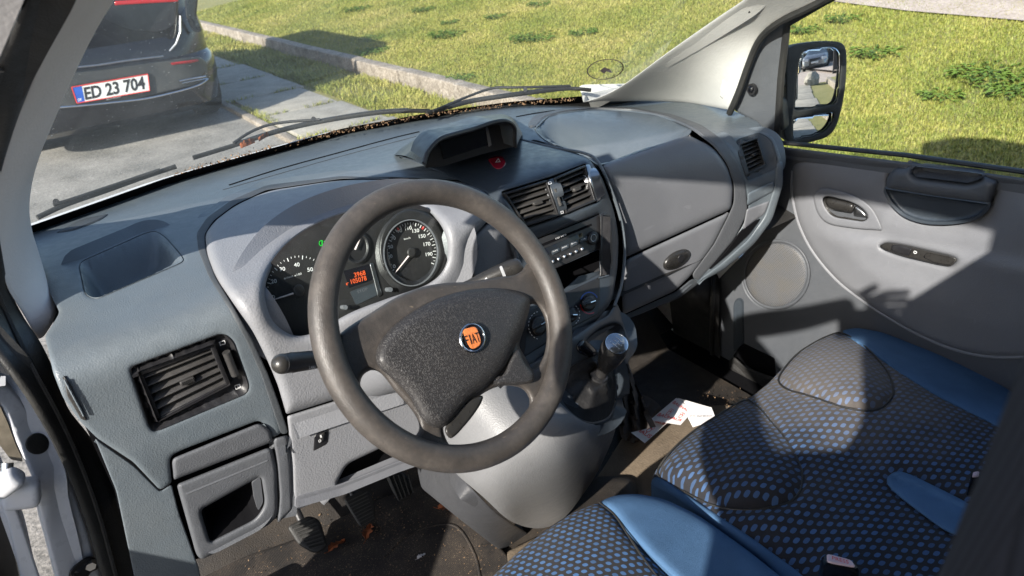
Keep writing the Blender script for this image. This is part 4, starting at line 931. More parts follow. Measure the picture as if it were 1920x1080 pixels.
# ================================================================ LOWER CONSOLE
GC = thing('gear_console', 'pale grey rounded gear console tapering down to the cab floor', 'console', (-.05, .15, .35))
KS = s_tps([(1000, 690, 'y', .13), (840, 745, 'y', .16), (1100, 792, 'y', .03), (1157, 770, 'y', .10), (1060, 860, 'y', .02), (1118, 895, 'y', .16), (1065, 965, 'y', .20), (985, 995, 'z', .40), (880, 920, 'y', .12), (940, 1032, 'z', .35), (800, 900, 'y', .30), (780, 870, 'y', .36), (1000, 800, 'y', .03), (950, 960, 'y', .12)])
relief('console_cover', rp([(836, 770, 10), (870, 720, 20), (940, 690, 20), (1010, 690, 10), (1040, 745, 20), (1070, 775, 20), (1100, 795, 20), (1132, 795, 16), (1150, 760, 10), (1158, 785, 20), (1150, 822, 20), (1116, 895, 30), (1066, 965, 30), (1040, 985, 20), (1010, 992, 16), (984, 988, 8), (950, 975, 30), (905, 930, 30), (855, 890, 20), (820, 850, 10)], sp=6), KS, M['console'], GC, h=.006, bw=30, drop=.014, sp=12, skirt=.10)
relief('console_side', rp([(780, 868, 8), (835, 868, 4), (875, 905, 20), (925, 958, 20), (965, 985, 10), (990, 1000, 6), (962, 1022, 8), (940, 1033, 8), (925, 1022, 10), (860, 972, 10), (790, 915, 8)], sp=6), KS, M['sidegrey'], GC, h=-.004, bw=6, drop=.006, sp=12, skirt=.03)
GS = s_tps([(1068, 634, 'y', .12), (1157, 566, 'y', .20), (1180, 624, 'y', .17), (1178, 660, 'y', .12), (1100, 790, 'y', .045), (1155, 770, 'y', .085), (1040, 740, 'y', .09), (1000, 690, 'y', .13)])
h_boot = cc([(1060, 700), (1100, 672), (1130, 668), (1150, 700), (1152, 750), (1140, 780), (1105, 790), (1070, 770), (1050, 735)], 5)
h_tray = rp([(1098, 640, 8), (1120, 618, 8), (1150, 604, 12), (1168, 612, 12), (1174, 640, 8), (1160, 660, 6), (1120, 655, 8), (1108, 652, 6)], sp=4)
relief('gear_surround', rp([(975, 695, 8), (1068, 634, 10), (1110, 606, 14), (1140, 590, 10), (1156, 566, 8), (1168, 594, 14), (1181, 622, 14), (1180, 650, 12), (1160, 690, 10), (1158, 750, 20), (1154, 782, 16), (1128, 797, 16), (1098, 797, 18), (1060, 775, 20), (1030, 745, 14), (1000, 712, 10)], sp=5), GS, M['stack'], GC, h=.004, bw=8, drop=.008, sp=8, holes=[h_boot, h_tray], skirt=.03)
relief('coin_tray', h_tray, GS, M['black'], GC, nfun=lambda uv, d: -.02*sstep(0, 8, d), sp=5, skirt=.003)
relief('cigar_lighter', cc([(1081, 648), (1092, 636), (1104, 642), (1119, 658), (1116, 668), (1098, 667), (1084, 660)], 3), GS, M['gloss'], GC, h=.012, bw=8, drop=.008, sp=4, skirt=.01)
# gear lever
GL = thing('gear_lever', 'black gear lever with leather boot and chrome shift diagram on its knob', 'gear lever', tuple(P(1115, 760, 'y', .10)))
kt = P(1156, 645, 'y', .055); kb_ = P(1128, 700, 'y', .085); ax = unit(kt-kb_)
u_ = unit(np.cross(ax, NV(0, 1, 0))); w_ = np.cross(ax, u_); Lk = np.linalg.norm(kt-kb_)
def ring(c, r, n=24, fr=1, f=None): return [c+(r if f is None else f(t))*(math.cos(t)*u_+math.sin(t)*w_*fr) for t in np.linspace(0, 2*math.pi, n, endpoint=False)]
knb = MB().loft([ring(kb_+ax*Lk*s, r) for s, r in ((-.15, .010), (0, .0105), (.15, .0125), (.35, .0175), (.6, .0225), (.8, .0240), (.93, .0225), (1.0, .0185), (1.03, .010))]).build('knob', M['pad'], GL)
knb.data.materials.clear(); knb.data.materials.append(plastic('knob_leather', (.022, .021, .021), .38, 500, .6, .2))
ct = unit(unit(ax)*.75+unit(CAM-kt)*.45)
cu_ = unit(np.cross(ct, NV(-.15, 1, 0))); cu_ = cu_ if cu_[0] > 0 else -cu_; cv_ = np.cross(ct, cu_); cv_ = cv_ if cv_[1] > 0 else -cv_
cc0 = kt+ct*.0005+unit(CAM-kt)*.006
cap = MB(); rr = []
for s, r in ((0, .0195), (.0015, .0192), (.0030, .0165), (.0042, .0090), (.0046, .001)):
    rr.append([cc0+ct*s+r*(math.cos(t)*cu_+math.sin(t)*cv_) for t in np.linspace(0, 2*math.pi, 32, endpoint=False)])
cap.loft(rr).build('shift_pattern_cap', simple('dark_chrome', (.36, .39, .43), .18, .9), knb)
MB().tube([cc0+ct*.001+.0193*(math.cos(t)*cu_+math.sin(t)*cv_) for t in np.linspace(0, 2*math.pi, 40, endpoint=False)], .0011, 6, closed=True).build('cap_ring', M['chrome'], knb)
mk = MB(); o = cc0+ct*.0050
def ln(x0, y0, x1, y1, w=.0009):
    p0, p1 = o+cu_*x0+cv_*y0, o+cu_*x1+cv_*y1; d_ = unit(p1-p0); s_ = np.cross(ct, d_)*w/2; mk.add([p0-s_-d_*w/2, p1-s_+d_*w/2, p1+s_+d_*w/2, p0+s_-d_*w/2], [(0, 1, 2, 3)])
for x in (-.007, 0, .007): ln(x, -.0055, x, .0055)
ln(-.007, 0, .007, 0)
for i, (x, y) in enumerate(((-.007, .008), (-.007, -.0085), (0, .008), (0, -.0085), (.007, .008))): text3(mk, str(i+1), o+cu_*x+cv_*y, cu_, cv_, .0032, center=True)
text3(mk, 'R', o+cu_*.007-cv_*.0085, cu_, cv_, .0032, center=True)
mk.build('shift_diagram', M['print'], knb, False)
MB().tube([kb_-ax*.045, kb_+ax*.004], [.010, .0098], 18).build('shaft', M['stack'], GL)
c0 = P(1122, 706, 'y', .088)
bt = MB(); rings = []
base = GS(h_boot, .0); nb = 60; idx = np.linspace(0, len(base)-1, nb).astype(int); base = base[idx]
bc = base.mean(0); topr = []
for q in base:
    v = q-bc; v = v-ax*(v @ ax); topr.append(c0+unit(v)*.0165)
topr = np.array(topr)
for k_, s in enumerate(np.linspace(0, 1, 12)):
    R_ = topr*(1-s)+base*s; mid = R_.mean(0)
    fold = 1+.10*math.sin(math.pi*s)*np.sin(np.arange(nb)/nb*2*math.pi*7+s*4)-.22*math.sin(math.pi*s)+.05*math.sin(s*19)
    rings.append(mid+(R_-mid)*fold[:, None]+ax*.012*math.sin(math.pi*s))
bt.loft(rings, (True, False)).build('boot', plastic('boot_leather', (.010, .0095, .010), .6, 300, .5, .2, dust=.2), GL)
MB().tube([c0-ax*.006, c0+ax*.004], [.0185, .0165], 20).build('collar', M['black'], GL)
# ================================================================ FLOOR, MATS, PEDALS
sl_ = MB(); sl_.box((-.845, -.2, .40), .13, 1.3, .20, bev=.03)
FL = thing('cab_floor', 'dark rubber cab floor lining scattered with sand and crumbs', 'floor', (0, .2, .35)); FL['kind'] = 'structure'
g = []
for x in np.linspace(-.83, .665, 46):
    row = []
    for y in np.linspace(-.85, .98, 56):
        z = .345+.003*math.sin(x*23+y*9)+(.0 if y < .62 else (y-.62)*1.2)
        z += .05*math.exp(-((x-.02)/.16)**2)*(1 if y > .1 else math.exp(-((y-.1)/.08)**2))*0.6
        row.append(NV(x, y, z))
    g.append(row)
MB().grid(g).build('rubber_lining', M['brownrubber'], FL); sl_.build('driver_step', M['blackmat'], FL)
ZF = s_axis('z', .362)
FM = thing('driver_floor_mat', 'gritty black ribbed floor mat in the driver footwell', 'floor mat', (-.4, .35, .36))
relief('mat_sheet', rp([(360, 1075, 20), (560, 1010, 10), (700, 940, 20), (770, 915, 20), (800, 905, 12), (905, 990, 10), (960, 1050, 20), (930, 1140, 20), (640, 1300, 20), (380, 1250, 20)], sp=12), ZF, M['mat'], FM, h=.004, bw=6, drop=.003, sp=40, skirt=.006)
ribbon('heel_pad_edge', [(720, 1045), (770, 1000), (850, 985), (890, 1040), (905, 1110)], ZF, M['mat'], FM, w=.003, h=.002, lift=.0045)
PM = thing('passenger_floor_mat', 'sandy brown ribbed rubber mat between the console and the bench', 'floor mat', (.2, .3, .36))
relief('mat_sheet', rp([(950, 1035, 6), (1060, 980, 20), (1130, 880, 20), (1180, 800, 20), (1230, 780, 20), (1330, 760, 16), (1400, 760, 10), (1300, 900, 10), (1150, 1100, 10), (960, 1120, 10)], sp=10), ZF, plastic('sandy_mat', (.13, .10, .07), .9, 330, 1.0, .3, dust=.7, dustcol=(.4, .31, .2)), PM, h=.010, bw=5, drop=.004, sp=30, skirt=.01)
relief('raised_tunnel', rp([(1075, 920, 14), (1120, 893, 8), (1185, 893, 16), (1200, 925, 14), (1180, 960, 20), (1080, 1010, 20), (1040, 990, 20), (1060, 950, 20)], sp=6), s_axis('z', .40), M['brownrubber'], PM, h=0, bw=14, drop=.02, sp=10, skirt=.03)
def pedal(label, outl, c, nrm, ridges, horiz, cat='pedal', name='foot_pedal', ext=None):
    p = thing(name, label, cat, tuple(c), 'foot pedals under the dashboard')
    S = s_plane(c, nrm); relief('tread_plate', outl, S, M['rubber'], p, h=.006, bw=6, drop=.004, sp=8, skirt=.012)
    rb = MB()
    for a, b in ridges: rb.tube(S(np.array([a, b], float), .009), .0022, 6)
    rb.build('tread_ribs', M['rubber'], p)
    X = S(np.array([outl.mean(0)]), 0)[0]
    MB().tube([X+NV(0, .02, -.005), X+NV(0, .12, .06), X+NV(-.0, .2, .25)], .008, 8, flat=.5).build('lever_arm', M['rust'] if ext else M['black'], p)
    return p
pc = P(585, 985, 'z', .43)
r1 = [((548+i*5.5+2, 985-i*-0.0+i*-1+0+(-8) + 0), (548+i*5.5+2, 985)) for i in range(0)]
def ribs_between(a0, a1, b0, b1, n): return [((a0[0]+(a1[0]-a0[0])*t, a0[1]+(a1[1]-a0[1])*t), (b0[0]+(b1[0]-b0[0])*t, b0[1]+(b1[1]-b0[1])*t)) for t in np.linspace(0, 1, n)]
pedal('leftmost wide clutch pedal with crosswise ribs', rp([(538, 988, 8), (580, 966, 10), (600, 975, 10), (614, 1022, 12), (604, 1034, 10), (588, 1038, 10), (560, 1022, 10)], sp=4), pc, (-.1, -.75, .66), ribs_between((548, 990), (580, 1028), (590, 972), (610, 1020), 8), True)
pc = P(672, 952, 'z', .45)
pedal('middle brake pedal with a rounded right edge and fine ribs', rp([(644, 937, 8), (683, 917, 8), (698, 928, 12), (705, 960, 12), (700, 978, 8), (676, 990, 8), (660, 965, 10)], sp=4), pc, (-.05, -.75, .66), ribs_between((650, 940), (676, 984), (688, 922), (702, 970), 9), True)
pc = P(748, 905, 'z', .46)
pedal('narrow accelerator pedal with long curved grooves beside the console', rp([(722, 890, 8), (742, 878, 8), (762, 890, 10), (777, 918, 10), (770, 932, 8), (748, 942, 6), (738, 925, 10)], sp=4), pc, (0, -.75, .66), ribs_between((728, 890), (766, 890), (748, 938), (775, 924), 5), False)
def leafobj(label, u, v, z, s, rot, mat='leaf'):
    c = P(u, v, 'z', z); t = thing('fallen_leaf', label, 'leaf', tuple(c), 'dry leaves on the cab floor'); mb = MB(); n = 9; pts = []
    a = NV(math.cos(rot), math.sin(rot), 0); b = NV(-a[1], a[0], 0)
    rows = []
    for i in range(n):
        x = i/(n-1); w = math.sin(math.pi*x)**.7*(.5+.18*math.sin(x*22))
        rows.append([c+a*s*(x-.5)+b*s*w*k*.5+NV(0, 0, s*(.12*abs(k)+.12*math.sin(5*x+k))) for k in (-1, -.5, 0, .5, 1)])
    mb.grid(rows).build('blade', M[mat], t); MB().tube([c-a*s*.5, c-a*s*.75+NV(0, 0, s*.1)], s*.02, 5).build('stem', M[mat], t)
leafobj('curled orange leaf against the side of the grey console', 838, 955, .37, .045, -.8)
leafobj('orange brown leaf beside the brake pedal', 690, 998, .372, .05, .9)
leafobj('small torn brown leaf below the clutch pedal', 632, 1023, .372, .045, .2)
leafobj('tiny pale leaf scrap in the middle of the driver mat', 790, 1043, .372, .022, .1, 'paper')
# dark cloth bag stuffed behind the gear lever
BG = thing('crumpled_cloth', 'crumpled dark grey cloth hanging behind the gear lever', 'cloth', tuple(P(1180, 760, 'z', .5)))
g = []
ctrl = [(1140, 660, 1170, 655), (1150, 690, 1178, 680), (1156, 720, 1192, 720), (1158, 750, 1205, 745), (1160, 790, 1215, 770), (1165, 815, 1230, 800)]
for i in range(25):
    t = i/24*5; k0 = min(int(t), 4); s = t-k0; c_ = NV(*ctrl[k0])*(1-s)+NV(*ctrl[k0+1])*s
    row = []
    for j in range(13):
        q = j/12; u, v = c_[0]*(1-q)+c_[2]*q, c_[1]*(1-q)+c_[3]*q
        yv = .12+.03*i/24+.05*q+.014*math.sin(q*17+i*.4)+.007*math.sin(q*31-i*.7)
        row.append(P(u, v, 'y', yv+.02*i/24))
    g.append(row)
MB().grid(g).build('cloth_fold', M['bag'], BG)
relief('cloth_heap', cc([(1165, 770), (1200, 740), (1240, 765), (1228, 800), (1215, 815), (1190, 832), (1165, 820)], 5), s_axis('z', .39), M['bag'], BG, bw=20, drop=.03, sp=7, skirt=.02, hfun=lambda uv, d: .006*np.sin(uv[:, 0]*.3+uv[:, 1]*.2))
# receipts
def slip(label, quad, z0, bend, texts, u_lift=0):
    t = thing('paper_receipt', label, 'receipt', tuple(P(quad[0][0], quad[0][1], 'z', z0)), 'printed receipts on the passenger floor'); c = [NV(*q) for q in quad]; N = 12
    def S(s, r, l=0):
        q = c[0]*(1-s)*(1-r)+c[1]*s*(1-r)+c[2]*s*r+c[3]*(1-s)*r
        return P(q[0], q[1], 'z', z0+bend*math.sin(math.pi*s*1.3+.3)+l+.03*s)
    MB().grid([[S(i/N, j/6) for j in range(7)] for i in range(N+1)]).build('paper_sheet', M['paper'], t)
    mk = MB()
    for (txt, s0, r0, s1, r1, hp) in texts:
        v, f = glyphs(txt, .015)
        x0, x1 = v[:, 0].min(), v[:, 0].max()
        d = NV(s1-s0, r1-r0); pr = NV(-d[1], d[0]); pr = unit(pr)*hp
        mk.add([S(*(NV(s0, r0)+d*(p[0]-x0)/(x1-x0)+pr*p[1]/.69), .0012) for p in v], f)
    return t, mk, S
def logo(mk, S, s, r, k=.05):
    for dx, dy, rr in ((-.5, .4, .55), (.5, .4, .5), (0, -.5, .75)):
        for i in range(12):
            a0, a1 = 2*math.pi*i/12, 2*math.pi*(i+1)/12
            mk.add([S(s+k*(dx+rr_*math.cos(a))*.8, r+k*(dy+rr_*math.sin(a))*1.4, .0012) for a, rr_ in ((a0, rr), (a1, rr), (a1, rr*.72), (a0, rr*.72))], [(0, 1, 2, 3)])
t1, mk, S = slip('white receipt with bold red print lying nearest the gear console', [(1165, 797), (1209, 831), (1252, 792), (1196, 776)], .40, .003,
     [('BAUHAUS', .05, .22, .98, .22, .14), ('BAUHAUS', .30, .86, .98, .86, .10)])
logo(mk, S, .25, .5, .11); logo(mk, S, .75, .55, .11); mk.build('red_lettering', M['printred'], t1, False)
t2, mk, S = slip('folded middle receipt with red print overlapping the others', [(1218, 788), (1276, 797), (1300, 770), (1268, 746)], .415, .012,
     [('BAUHAUS', .04, .22, .9, .22, .12), ('BAUHAUS', .06, .80, .95, .80, .10)])
logo(mk, S, .3, .5, .10); logo(mk, S, .75, .55, .10); mk.build('red_lettering', M['printred'], t2, False)
t3, mk, S = slip('blank sunlit receipt with small grey print nearest the seat bench', [(1299, 801), (1343, 787), (1334, 764), (1270, 746)], .425, .008,
     [('0123 4567 89 0123', .1, .35, .9, .30, .06)])
mk.build('grey_lettering', M['midgrey'], t3, False)
# ================================================================ SEATS
BN = thing('passenger_bench', 'double passenger bench in dark cloth with blue lozenges and plain blue edge strips', 'bench seat', (.35, -.3, .35))
def zt(u, v, z): return (u, v, 'z', z)
BS = s_tps([zt(1222, 895, .63), zt(1240, 868, .67), zt(1290, 818, .68), zt(1360, 772, .67), zt(1440, 720, .67), zt(1490, 668, .68), zt(1545, 634, .67), zt(1600, 616, .64), zt(1700, 640, .63), zt(1840, 700, .62), zt(1920, 748, .62),
            zt(1400, 860, .72), zt(1600, 700, .72), zt(1500, 780, .705), zt(1600, 850, .69), zt(1750, 760, .69), zt(1750, 950, .68), zt(1500, 1000, .68), zt(1330, 980, .67), zt(1900, 900, .68), zt(1600, 1080, .68), zt(2100, 900, .64), zt(1700, 1200, .66), zt(1500, 1090, .65)])
bo = [(1219, 905, 6), (1226, 888, 8), (1241, 866, 14), (1290, 815, 30), (1352, 775, 30), (1404, 748, 20), (1442, 718, 20), (1488, 668, 30), (1540, 636, 30), (1575, 622, 20)]
cush = bo+[(1590, 628, 6), (1640, 660, 20), (1680, 692, 20), (1760, 742, 30), (1860, 790, 20), (2060, 900, 10), (1950, 1200, 10), (1560, 1200, 10), (1480, 1080, 10), (1400, 1015, 20), (1300, 950, 20), (1240, 912, 6)]
lobe1 = cc([(1575, 624), (1612, 642), (1645, 672), (1668, 705), (1674, 738), (1660, 760), (1625, 770), (1585, 764), (1530, 746), (1460, 718), (1490, 668), (1535, 638)], 7)
lobe2 = cc([(1404, 750), (1440, 785), (1476, 828), (1500, 872), (1504, 905), (1490, 935), (1450, 950), (1390, 956), (1340, 948), (1290, 925), (1234, 892), (1245, 862), (1290, 816), (1350, 776)], 7)
tongue = rp([(1661, 895, 14), (1680, 882, 14), (1705, 888, 20), (1800, 935, 20), (1900, 990, 8), (1880, 1040, 8), (1770, 995, 20), (1690, 935, 20), (1665, 912, 12)], sp=7)
gro = lambda uv: -.016*np.exp(-(pdist(uv, lobe1)/9)**2)-.012*np.exp(-(pdist(uv, lobe2)/9)**2)-.010*np.exp(-(pdist(uv, tongue)/8)**2)
cs = relief('seat_cushion', rp(cush, 10, 8), BS, M['dots'], BN, bw=26, drop=.02, sp=9, skirt=.14, sdir=(0, 0, 1),
       hfun=lambda uv, d: gro(uv)+.012*np.where(inside(uv, lobe1), sstep(0, 40, pdist(uv, lobe1)), 0)+.012*np.where(inside(uv, lobe2), sstep(0, 45, pdist(uv, lobe2)), 0))
for q in (lobe1, lobe2): ribbon('seam_piping', q[::4], BS, M['rubber'], BN, rad=.0019, lift=-.0105, closed=True)
relief('blue_edge_strip', rp([(1577, 620, 8), (1605, 614, 14), (1660, 624, 20), (1760, 660, 20), (1845, 702, 20), (1925, 752, 20), (2100, 860, 8), (2060, 905, 8), (1860, 795, 20), (1760, 745, 20), (1680, 694, 20), (1640, 662, 20), (1595, 632, 8)], sp=8), BS, M['blue'], BN, h=.004, bw=16, drop=.014, sp=10, skirt=.16, sdir=(0, 0, 1))
relief('blue_edge_strip', rp([(1219, 907, 8), (1226, 893, 8), (1240, 896, 10), (1300, 935, 20), (1400, 1000, 20), (1500, 1070, 20), (1640, 1190, 8), (1560, 1230, 8), (1440, 1060, 20), (1340, 985, 20), (1250, 925, 14), (1226, 915, 6)], sp=8), BS, M['blue'], BN, h=.004, bw=14, drop=.014, sp=10, skirt=.16, sdir=(0, 0, 1))
relief('blue_insert', tongue, BS, M['blue'], BN, h=.006, bw=12, drop=.008, sp=8, skirt=.01, hfun=lambda uv, d: -.006*np.exp(-((uv[:, 1]-(888+.46*(uv[:, 0]-1690))-12)/5)**2))
ba = MB()
ba.box((.33, -.72, 1.0), .72, .12, .75, ax=((1, 0, 0), (0, .98, .2), (0, -.2, .98)), bev=.05).build('backrest', M['dots'], BN)
MB().box((.33, -.30, .50), .70, .52, .20, bev=.03).build('seat_base', M['charcoal'], BN)
DSe = thing('driver_chair', 'single driver seat with bright blue side bolster and dark lozenge cloth', 'seat', (-.4, -.35, .35))
SS = s_tps([zt(930, 1076, .70), zt(1000, 1010, .71), zt(1060, 972, .72), zt(1125, 936, .72), zt(1180, 928, .72), zt(1240, 935, .71), zt(1300, 960, .70), zt(1440, 1060, .69), zt(1100, 1080, .75), zt(1300, 1080, .71), zt(1200, 1010, .735), zt(1000, 1200, .74), zt(1400, 1200, .7), zt(850, 1200, .69)])
relief('seat_cushion', rp([(905, 1098, 10), (930, 1074, 20), (990, 1018, 30), (1060, 968, 30), (1124, 940, 16), (1150, 962, 20), (1180, 1005, 20), (1280, 1110, 20), (1420, 1330, 10), (760, 1330, 10), (850, 1150, 20)], sp=8), SS, M['dots2'], DSe, bw=24, drop=.02, sp=9, skirt=.16, sdir=(0, 0, 1))
relief('blue_bolster', rp([(1122, 942, 8), (1150, 929, 16), (1190, 925, 20), (1245, 935, 20), (1310, 966, 30), (1400, 1030, 30), (1475, 1090, 20), (1640, 1290, 10), (1440, 1330, 10), (1290, 1110, 20), (1215, 1040, 20), (1180, 1000, 20), (1150, 962, 16)], sp=8), SS, M['blue'], DSe, h=.008, bw=20, drop=.018, sp=9, skirt=.16, sdir=(0, 0, 1))
ribbon('seam_piping', [(1124, 942), (1152, 965), (1178, 1004), (1205, 1045), (1245, 1100), (1300, 1180)], SS, M['rubber'], DSe, rad=.0018, lift=-.003)
bk = MB()
for zc in (0,):
    bk.box((-.392, -.7245, 1.12), .41, .125, .92, ax=((1, 0, 0), (0, .9976, .07), (0, -.07, .9976)), bev=.04)
bk.build('backrest', M['charcoal'], DSe)
MB().box((-.38, -.33, .52), .42, .5, .22, bev=.03).build('seat_base', M['charcoal'], DSe)
def buckle(label, top4, z, col, txt, hgt):
    t = thing('seat_belt_buckle', label, 'belt buckle', tuple(P(top4[3][0], top4[3][1], 'z', z-hgt)), 'belt buckles between the seats')
    S = s_axis('z', z); c = S(np.array(top4, float)); dn = NV(0, 0, -hgt)
    mb = MB(); rings = []
    cen = c.mean(0)
    for s, k in ((0, .86), (.04, .97), (.12, 1.), (.9, 1.), (1, .9)):
        rings.append([cen+(q-cen)*k+dn*s for q in rp_poly(c, .25)])
    mb.loft(rings).build('buckle_body', M['gloss'], t)
    mb = MB(); rings = [[cen+(q-cen)*k+NV(0, 0, l) for q in rp_poly(c, .2)] for k, l in ((.72, -.002), (.72, .002), (.66, .003))]
    mb.loft(rings).build('release_button', M[col], t)
    if txt:
        mk = MB(); X = unit(c[1]-c[0]); Y = unit(c[0]-c[3]); text3(mk, txt, cen+NV(0, 0, .0036), X, Y, .006, center=True); mk.build('button_lettering', M['printred'], t, False)
def rp_poly(c, r):
    out = []; n = len(c)
    for i in range(n):
        a, b, d = c[i-1], c[i], c[(i+1) % n]
        for w in (0, .5, 1):
            p0 = b+(a-b)*r; p1 = b+(d-b)*r; out.append((1-w)**2*p0+2*w*(1-w)*b+w*w*p1)
    return out
simpk = simple('pink_button', (.55, .42, .46), .4); M['pinkbtn'] = simpk
buckle('black belt buckle with pale pink button standing beside the driver seat bolster', [(1540, 1035), (1604, 1052), (1616, 1070), (1541, 1056)], .78, 'pinkbtn', 'PRESS', .14)
buckle('small belt buckle almost hidden by the driver backrest', [(1822, 886), (1838, 884), (1838, 896), (1820, 897)], .72, 'pinkbtn', None, .05)

cr = MB(); rc_ = random.Random(21)
for i in range(1500):
    if i % 3: u, v = rc_.uniform(430, 980), rc_.uniform(880, 1079)
    else: u, v = rc_.choice(((rc_.gauss(1345, 30), rc_.gauss(752, 12)), (rc_.uniform(1000, 1300), rc_.uniform(780, 1000)), (rc_.gauss(700, 60), rc_.gauss(985, 12))))
    p = P(u, v, 'z', .372); s_ = rc_.uniform(.0008, .0026)*(1.6 if rc_.random() < .06 else 1)
    a = unit(NV(rc_.gauss(0, 1), rc_.gauss(0, 1), rc_.gauss(0, .4)))*s_; b = unit(np.cross(a, NV(rc_.random(), .2, 1)))*s_*rc_.uniform(.3, .9); cr.add([p-a, p+b, p+a, p-b], [(0, 1, 2, 3)])
o = cr.build('floor_crumbs', M['crumb'], None, False); tag(o, 'pale crumbs and bits of dry leaf strewn over the floor mats', 'crumbs', kind='stuff')
# ================================================================ PASSENGER DOOR
PD = thing('passenger_door', 'grey moulded passenger door with round speaker, pull handle and open map pocket', 'door', (.80, -.1, .35))
DX = lambda x: s_axis('x', x)
X0 = DX(.780)
relief('door_liner', rp([(1440, 268, 4), (1466, 275, 8), (1700, 304, 4), (1920, 334, 4), (2300, 388, 4), (2300, 900, 10), (1900, 1000, 10), (1453, 712, 10), (1408, 746, 20), (1369, 724, 20), (1353, 692, 14), (1346, 640, 10), (1345, 525, 6), (1400, 470, 10), (1440, 380, 10)], sp=10), X0, M['doordark'], PD, bw=6, drop=.006, sp=16, skirt=.03,
       holes=[], hfun=lambda uv, d: .016*sstep(30, 4, uv[:, 1]-(275+.13*(uv[:, 0]-1466))))
ins = [(1484, 322, 14), (1490, 306, 14), (1512, 300, 14), (1672, 314, 6), (1662, 340, 10), (1668, 374, 10), (1695, 402, 20), (1735, 417, 20), (1775, 419, 20), (1817, 413, 20), (1845, 400, 14), (1862, 378, 6), (1875, 343, 6), (1920, 347, 4), (2290, 400, 4), (2290, 640, 10), (1990, 668, 20), (1920, 667, 20), (1858, 668, 20), (1794, 657, 30), (1729, 631, 30), (1664, 595, 30), (1615, 562, 30), (1567, 524, 30), (1523, 471, 30), (1498, 421, 30), (1487, 372, 30)]
h_sw = rp([(1648, 461, 5), (1662, 454, 8), (1692, 458, 20), (1782, 479, 8), (1797, 486, 8), (1784, 500, 8), (1758, 496, 10), (1690, 480, 20), (1657, 468, 8)], sp=4)
h_hd = rp([(1541, 372, 8), (1551, 367, 8), (1600, 379, 16), (1622, 394, 14), (1629, 408, 8), (1620, 416, 8), (1562, 407, 12), (1548, 392, 10)], sp=4)
crease = lambda uv: .012*sstep(0, 1, (uv[:, 1]-(427+.172*(uv[:, 0]-1523)))/30+.5)*np.exp(-np.maximum(uv[:, 1]-(440+.172*(uv[:, 0]-1523)), 0)/60)*sstep(1500, 1600, uv[:, 0])
relief('door_insert', rp(ins, 10, 8), X0, M['grey2'], PD, h=.010, bw=12, drop=.010, sp=10, skirt=.012, holes=[h_sw, h_hd], hfun=lambda uv, d: crease(uv)+.010*sstep(0, 70, d))
ribbon('insert_edge_piping', [(1486, 320), (1484, 350), (1486, 372), (1498, 421), (1523, 471), (1567, 524), (1615, 562), (1664, 595), (1729, 631), (1794, 657), (1858, 669), (1920, 669), (2000, 668)], X0, M['grey'], PD, w=.0035, h=.003, lift=.004)
sur = [(1524, 371, 10), (1530, 356, 10), (1546, 352, 12), (1596, 363, 20), (1634, 386, 20), (1650, 416, 14), (1655, 432, 4), (1607, 429, 14), (1552, 421, 20), (1533, 403, 14)]
rl = relief('release_surround', rp(sur, 10, 5), X0, M['grey2'], PD, h=.024, bw=4, drop=.004, sp=7, holes=[h_hd], skirt=.008)
relief('release_recess', h_hd, X0, M['handle'], rl, h=.004, nfun=lambda uv, d: -.02*sstep(0, 10, d), sp=6, skirt=.003)
relief('release_lever', rp([(1546, 373, 5), (1556, 370, 6), (1600, 381, 6), (1603, 386, 5), (1598, 400, 6), (1562, 394, 8), (1550, 388, 6)], sp=4), X0, M['handle'], rl, h=.022, bw=9, drop=.012, sp=5, skirt=.01)
relief('recess_back', rp([(1603, 384, 3), (1620, 396, 8), (1627, 408, 4), (1600, 405, 5), (1600, 398, 3)], sp=4), X0, M['silver'], rl, h=.012, bw=5, drop=.006, sp=5, skirt=.003)
pk = rp([(1710, 320, 8), (1718, 312, 8), (1829, 324, 14), (1848, 328, 6), (1832, 338, 8), (1814, 343, 6), (1716, 331, 8)], sp=4)
ph = relief('pull_handle', rp([(1664, 330, 8), (1677, 315, 10), (1700, 315, 6), (1712, 309, 8), (1830, 322, 10), (1848, 330, 8), (1873, 340, 6), (1855, 386, 6), (1746, 372, 20), (1659, 357, 6)], sp=5), X0, M['doordark'], PD, h=.034, bw=16, drop=.022, sp=7, holes=[pk], skirt=.02)
relief('handle_tray', pk, X0, M['doordark'], ph, h=.034, nfun=lambda uv, d: -.03*sstep(0, 9, d), sp=5, skirt=.003)
relief('grip_recess', rp([(1659, 354, 4), (1746, 368, 10), (1854, 383, 4), (1840, 401, 14), (1815, 412, 20), (1773, 417, 20), (1732, 415, 20), (1696, 403, 20), (1671, 378, 14)], sp=5), X0, M['stack'], PD, h=.020, bw=9, drop=-.010, sp=7, skirt=.006)
sw = relief('window_switch_panel', h_sw, X0, M['handle'], PD, h=.032, bw=3, drop=.003, sp=6, skirt=.01)
relief('switch_rocker', rp([(1672, 459), (1690, 460), (1712, 466), (1704, 480), (1690, 478), (1670, 471)], 3, 4), X0, M['black'], sw, h=.036, bw=3, drop=.004, sp=5, skirt=.004)
relief('grip_pocket', rp([(1730, 482), (1738, 474), (1789, 485), (1790, 489), (1780, 497), (1752, 493)], 4, 4), X0, M['void'], sw, h=.033, nfun=lambda uv, d: -.012*sstep(0, 5, d), sp=5, skirt=.001)
mk = MB(); iconbox(mk, 1716, 473, 2.6, 2, 12, X0, .0335, 1.4); mk.build('window_symbol', M['print'], sw, False)
spk = relief('speaker_grille', ell(1455, 515, 57, 60, 20, 56), X0, M['speaker'], PD, h=.008, bw=25, drop=.006, sp=8, skirt=.004)
relief('speaker_ring', ell(1455, 515, 64, 67, 20, 56), X0, M['doordark'], spk, h=.012, bw=4, drop=.005, sp=8, holes=[ell(1455, 515, 57, 60, 20, 56)], skirt=.012)
